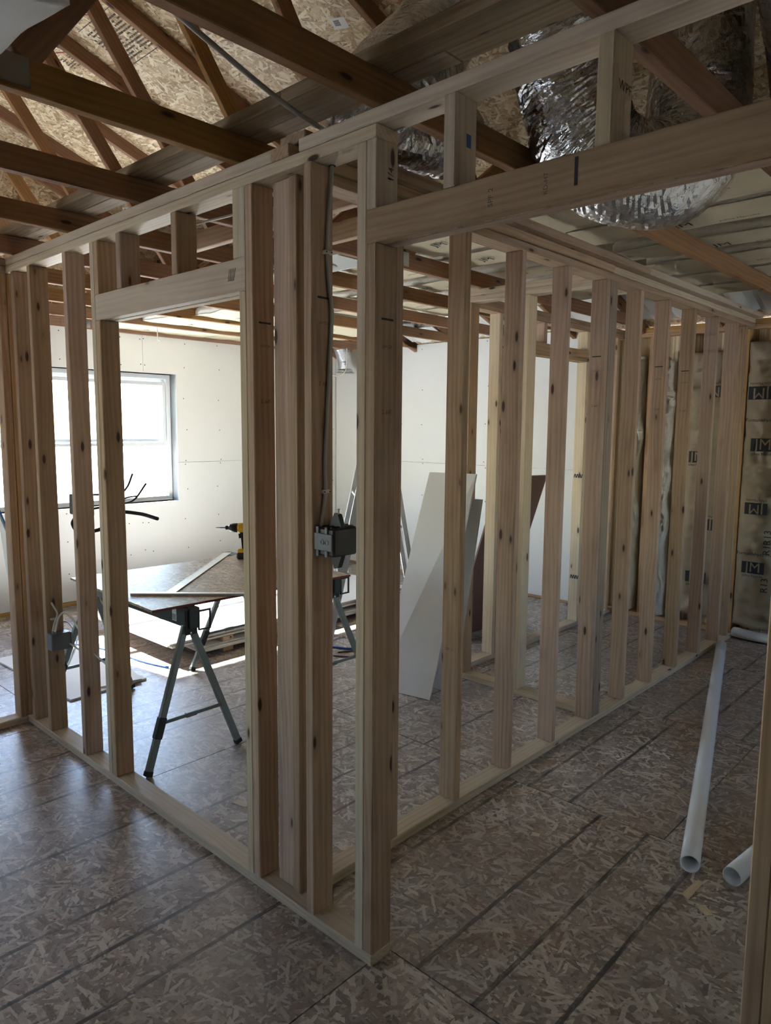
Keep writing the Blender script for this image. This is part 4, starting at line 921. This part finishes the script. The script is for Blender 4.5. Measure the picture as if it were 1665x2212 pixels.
def driver(name, label, loc, yaw, roll=0.0):
    t = thing(name, label, 'power tool', loc); rt_ = Matrix.Rotation(yaw, 3, 'Z') @ Matrix.Rotation(roll, 3, 'X')
    L = Vector(loc)
    def put(nm, me, mat, off, r=Matrix.Identity(3), sm=True, par=None): return add(nm, me, mat, par or t, L + rt_ @ Vector(off), rt_ @ r, smooth=sm)
    ry = Matrix.Rotation(math.radians(90), 3, 'Y')
    hz = 0.205 if roll == 0 else 0.0; bz = hz
    dz = 0 if roll == 0 else -0.205 + 0.0
    put('motor_housing', lathe_mesh([(0.022, -.075), (0.031, -.068), (0.033, -.03), (0.033, .02), (0.030, .035)], 20), M['yellow'], (0, 0, 0.205 + dz), ry)
    put('rear_cap', lathe_mesh([(0.018, -.092), (0.028, -.085), (0.030, -.066)], 20), M['black'], (0, 0, 0.205 + dz), ry)
    put('gear_case', lathe_mesh([(0.0315, .035), (0.030, .062), (0.024, .085), (0.017, .093)], 20), M['black'], (0, 0, 0.205 + dz), ry)
    put('chuck_collar', lathe_mesh([(0.013, .093), (0.0135, .113), (0.010, .116)], 16), M['rubber'], (0, 0, 0.205 + dz), ry)
    put('driver_bit', lathe_mesh([(0.0042, .116), (0.0042, .150), (0.0026, .153), (0.0026, .172), (0.0008, .182)], 8), M['darksteel'], (0, 0, 0.205 + dz), ry)
    hd_ = put('handle', prism_mesh([(-.035, .185), (.018, .185), (.012, .15), (.004, .06), (-.048, .06), (-.045, .12)], 0.036), M['black'], (0, 0, dz), Matrix(((1, 0, 0), (0, 0, -1), (0, 1, 0))), False)
    put('handle_grip', prism_mesh([(-.044, .17), (-.02, .17), (-.032, .07), (-.052, .07)], 0.039), M['yellow'], (0, 0, dz), Matrix(((1, 0, 0), (0, 0, -1), (0, 1, 0))), False)
    put('trigger', prism_mesh([(.014, .17), (.03, .165), (.026, .135), (.010, .14)], 0.016), M['black'], (0, 0, dz), Matrix(((1, 0, 0), (0, 0, -1), (0, 1, 0))), False)
    put('battery_shoe', box_mesh(0.105, 0.07, 0.026, 0.006), M['yellow'], (-0.02, 0, 0.055 + dz), sm=False)
    put('battery', box_mesh(0.115, 0.074, 0.042, 0.008), M['black'], (-0.018, 0, 0.0215 + dz), sm=False)
    put('battery_trim', box_mesh(0.118, 0.03, 0.012, 0.003), M['yellow'], (-0.018, 0, 0.030 + dz), sm=False)
    return t
driver('impact_driver', 'yellow and black impact driver standing on the work table, bit pointing left', (-2.465, 1.315, ZTB), YAW + math.pi)
driver('cordless_drill', 'yellow and black drill lying on the work table by the corner studs', (-1.93, 1.235, ZTB + 0.040), YAW + 0.3, math.radians(-90))

# ================================================================== SHEET GOODS
st = thing('drywall_stack', 'stack of white drywall sheets on wooden spacers in the sunlit part of the floor', 'drywall stack', (-3.6, 2.4, 0))
# every sheet in the stack is a sheet of its own
def flat_sheet(x0_, x1_, y0_, y1_, z, label, rz=0.0, mat=None, th=0.0128, group='stacked drywall sheets'):
    c = Vector(((x0_ + x1_) / 2, (y0_ + y1_) / 2, z + th / 2))
    o = thing('drywall_sheet', label, 'drywall', (c.x, c.y, z), group)
    add('gypsum_core', box_mesh(x1_ - x0_, y1_ - y0_, th - 0.0016, 0), M['gypsum'], o, c, (0, 0, rz))
    add('face_paper', box_mesh(x1_ - x0_ + .0006, y1_ - y0_ + .0006, 0.0008, 0), mat or M['drywall'], o, c + Vector((0, 0, th / 2 - .0004)), (0, 0, rz))
    return o
COL.objects.unlink(st); bpy.data.objects.remove(st)
def spacer(y, z, k, lab):
    o = board('spacer_board', (-4.2, y, z), (-2.99, y + 0.089, z + T), None, M['stud'], 'x'); tag(o, lab, 'wood spacer', 'drywall spacers')
for k, y in enumerate((1.50, 2.40, 3.30)):
    spacer(y, 0, k, 'wooden spacer on the floor under the drywall stack, %s from the near end' % ORD[k])
    spacer(y, 0.0772, k, 'wooden spacer between the two layers of the drywall stack, %s from the near end' % ORD[k])
offs = [(0, 0, 0), (0.012, 0.02, .002), (-0.006, 0.035, -.003)]
for k, (dx, dy, r) in enumerate(offs): flat_sheet(-4.26 + dx, -2.975 + dx, 1.30 + dy, 3.85 + dy, T + k * 0.013, 'white drywall sheet in the lower layer of the stack, %s from the floor' % ORD[k], r)
for k, (dx, dy, r) in enumerate([(0.01, 0.03, 0), (-0.012, 0.0, .004), (0, 0, 0.012)]): flat_sheet(-4.29 + dx, -3.005 + dx, 1.05 + dy, 3.60 + dy, T * 2 + 0.0392 + k * 0.013, 'white drywall sheet in the upper layer of the stack, %s from its bottom' % ORD[k], r)
flat_sheet(-3.98, -2.84, 0.27, 0.78, 0.0, 'white drywall offcut lying on the floor behind the left studs', 0.04, None, 0.0128, 'drywall offcuts')
flat_sheet(-3.25, -2.85, 0.53, 0.80, 0.0133, 'small drywall offcut on top of the floor offcut', -0.2, None, 0.0128, 'drywall offcuts')
def quad_sheet(name, label, b0, b1, t0, t1, mat, th=0.013, cat='drywall', edge=None, group=None):
    b0, b1, t0, t1 = map(Vector, (b0, b1, t0, t1)); n_ = (b1 - b0).cross(t0 - b0).normalized() * th
    c = (b0 + b1 + t0 + t1) / 4; vs_ = [b0, b1, t1, t0]
    V = [p - c for p in vs_] + [p + n_ - c for p in vs_]
    o = thing(name, label, cat, (b0 + b1) / 2, group)
    add('board_face', mesh_from(name, V, [(3, 2, 1, 0), (4, 5, 6, 7), (0, 1, 5, 4), (1, 2, 6, 5), (2, 3, 7, 6), (3, 0, 4, 7)]), mat, o, c)
    return o
ls = quad_sheet('drywall_sheet', 'tall narrow white drywall offcut leaning by the closet wall', (-1.655, 1.775, 0.0), (-1.273, 1.838, 0.0), (-1.652, 2.262, 1.372), (-1.272, 2.270, 1.378), M['drywall'], group='leaning boards')
for k in range(2): tube('scuff_mark', [(-1.345 + .004 * k, 1.838 - .003, 0.03), (-1.325, 1.925, 0.32), (-1.30, 2.02, 0.62)], 0.0012, ls, M['greyboard'], 4, 4)
quad_sheet('drywall_sheet', 'grey-backed drywall strip leaning behind the white offcut', (-1.62, 2.02, 0.0), (-1.236, 2.03, 0.0), (-1.60, 2.285, 1.21), (-1.233, 2.285, 1.218), M['greyboard'], group='leaning boards')
quad_sheet('hardboard_panel', 'dark brown panel leaning behind the closet studs', (-1.98, 2.95, 0.0), (-1.98, 3.62, 0.0), (-1.58, 2.97, 1.32), (-1.58, 3.64, 1.30), M['brown'], cat='panel', group='leaning boards')
lf = quad_sheet('drywall_sheet', 'white drywall sheet leaning at the far left with a blue taped edge', (-3.42, 0.25, 0.0), (-3.00, 0.25, 0.0), (-3.34, 0.12, 1.14), (-2.93, 0.17, 0.62), M['drywall'], group='leaning boards')
beam('edge_tape', (-3.34, 0.118, 1.145), (-2.93, 0.168, 0.626), 0.016, 0.008, lf, M['tapeblue'], (0, -1, 0), 0)

# ================================================================== STEP LADDER
ld = thing('step_ladder', 'aluminium step ladder with blue labels behind the corner post', 'ladder', (-2.25, 2.4, 0))
ff, rf, ap = Vector((-2.46, 2.05, 0)), Vector((-1.98, 2.62, 0)), Vector((-2.20, 2.36, 1.80))
wd = Vector((-0.765, 0.645, 0)) * 0.46
for k in (0, 1):
    o = wd * k; inset = wd * (0.06 if k == 0 else -0.06)
    a, b = ff + o, ap + o + inset - Vector((.02, .025, 0))
    beam('front_rail', a, b, 0.062, 0.026, ld, M['alu'], wd)
    a2, b2_ = rf + o, ap + o + inset + Vector((.02, .025, 0)); beam('rear_rail', a2, b2_, 0.036, 0.022, ld, M['alu'], wd)
    beam('spreader_bar', a.lerp(b, .52), a2.lerp(b2_, .52), 0.02, 0.006, ld, M['alu'], wd)
    beam('rubber_foot', a, a.lerp(b, .03), 0.07, 0.034, ld, M['bluelabel'], wd); beam('rubber_foot', a2, a2.lerp(b2_, .03), 0.045, 0.03, ld, M['bluelabel'], wd)
for s in range(1, 6):
    f = s / 6.2; a = ff.lerp(ap, f); beam('step', a + wd * (.03 + f * .05), a + wd * (.97 - f * .05), 0.085, 0.022, ld, M['alu'])
for s in (0.15, 0.5, 0.8): a = rf.lerp(ap, s); beam('rear_bar', a + wd * .05, a + wd * .95, 0.022, 0.01, ld, M['alu'])
cp = ap + wd / 2; add('top_cap', box_mesh(0.44, 0.15, 0.045, 0.01), M['bluelabel'], ld, (cp.x, cp.y, 1.82), (0, 0, math.atan2(wd.y, wd.x)))
a = rf.lerp(ap, .60); beam('rail_label', a - Vector((0, .013, 0)), rf.lerp(ap, .66) - Vector((0, .013, 0)), 0.03, 0.026, ld, M['bluelabel'], wd, 0)
a = ff.lerp(ap, .78); beam('rail_label', a - Vector((.02, .026, 0)), ff.lerp(ap, .82) - Vector((.02, .026, 0)), 0.05, 0.028, ld, M['bluelabel'], wd, 0)

# ================================================================== ON THE FLOOR
def pipe(label, a, b, r):
    a, b = Vector(a), Vector(b); path = [a.lerp(b, i / 12) for i in range(13)]; o0 = a
    V, Fc = tube_mesh([p - o0 for p in path], r, 28, 1.0, False); V2, F2 = tube_mesh([p - o0 for p in path], r * 0.87, 28, 1.0, False)
    nV = len(V); Fc = Fc + [tuple(nV + i for i in reversed(f)) for f in F2]
    for base in (0, 12 * 28):
        for j in range(28):
            k = (j + 1) % 28; f = (base + j, base + k, nV + base + k, nV + base + j); Fc.append(f if base else tuple(reversed(f)))
    return tag(add('pvc_pipe', mesh_from('pvc_pipe', V + V2, Fc), M['pvc'], None, o0, smooth=False), label, 'pipe', 'white pipes')
RP = 0.036
P1 = pipe('long white plastic pipe lying along the passage floor', (0.539, 1.184, RP), (-0.335, 4.20, RP), RP)
P2 = pipe('white plastic pipe whose end shows beside the right door stud', (0.682, 1.213, RP), (1.02, 3.9, RP), RP)
for P in (P1, P2):
    for pol in P.data.polygons: pol.use_smooth = True
tag(tube('blue_cord', [(-2.62, 2.02, .008), (-2.475, 2.136, .008), (-2.358, 2.20, .008), (-2.25, 2.35, .008), (-2.187, 2.50, .008), (-2.1, 2.56, .008), (-2.0, 2.50, .008)], 0.008, None, M['bluecord'], 8, 8), 'blue extension cord on the floor under the far sawhorse', 'cord')
tag(tube('brown_cord', [(-2.33, 2.0, .006), (-2.2, 2.08, .006), (-2.08, 2.2, .006), (-2.05, 2.32, .006), (-2.18, 2.33, .006), (-2.3, 2.2, .006), (-2.36, 2.08, .006)], 0.006, None, M['brown'], 8, 8), 'coil of brown cord on the floor beside the step ladder', 'cord')
tag(tube('blue_cord', [(-4.35, 0.5, .008), (-4.2, 0.62, .008), (-3.95, 0.80, .008), (-3.6, 0.92, .008), (-3.2, 0.96, .008), (-2.95, 1.02, .008)], 0.008, None, M['bluecord'], 8, 8), 'blue cord on the floor behind the low grey box', 'cord')
tg_ = box('outlet_box', (-1.030, 2.315, 0.12), (-0.9755, 2.378, 0.34), None, M['boxdark'], 0.004); tag(tg_, 'dark electrical box behind the pale closet stud near the floor', 'electrical box')
tag(tube('thin_cable', [(-2.405, 0.094, 0.40), (-2.43, 0.12, 0.37), (-3.0, 0.42, 0.33), (-3.6, 0.62, 0.28), (-4.2, 0.80, 0.12), (-4.5, 0.95, 0.007), (-4.7, 1.0, 0.007)], 0.006, None, M['cableblack'], 8, 6), 'thin dark cable strung behind the leftmost studs', 'cable')

def chip(label, x, y, l, w, rz, mat):
    pts = [(-l / 2, -w / 2), (l / 2 * .9, -w / 2 * .8), (l / 2, w / 2 * .7), (-l / 2 * .8, w / 2)]
    tag(add('wood_chip', prism_mesh(pts, 0.003), mat, None, (x, y, 0.0017), (0, 0, rz)), label, 'wood chip', 'chips on the floor')
chip('small pale wood chip on the floor between the corner post and the pipes', -0.02, 1.00, 0.035, 0.028, 0.4, M['plate'])
chip('thin pale splinter on the floor beside the long pipe', 0.36, 1.90, 0.09, 0.02, 1.2, M['plate'])
chip('pale strip of wood on the floor under the near end of the long pipe', 0.585, 1.09, 0.14, 0.03, 1.5, M['plate'])
chip('pale flat shaving on the floor inside the left doorway', -1.10, 0.30, 0.08, 0.03, 0.2, M['plate'])
chip('pale chip on the floor in front of the shorter pipe end', 0.66, 1.00, 0.06, 0.035, -0.6, M['plate'])
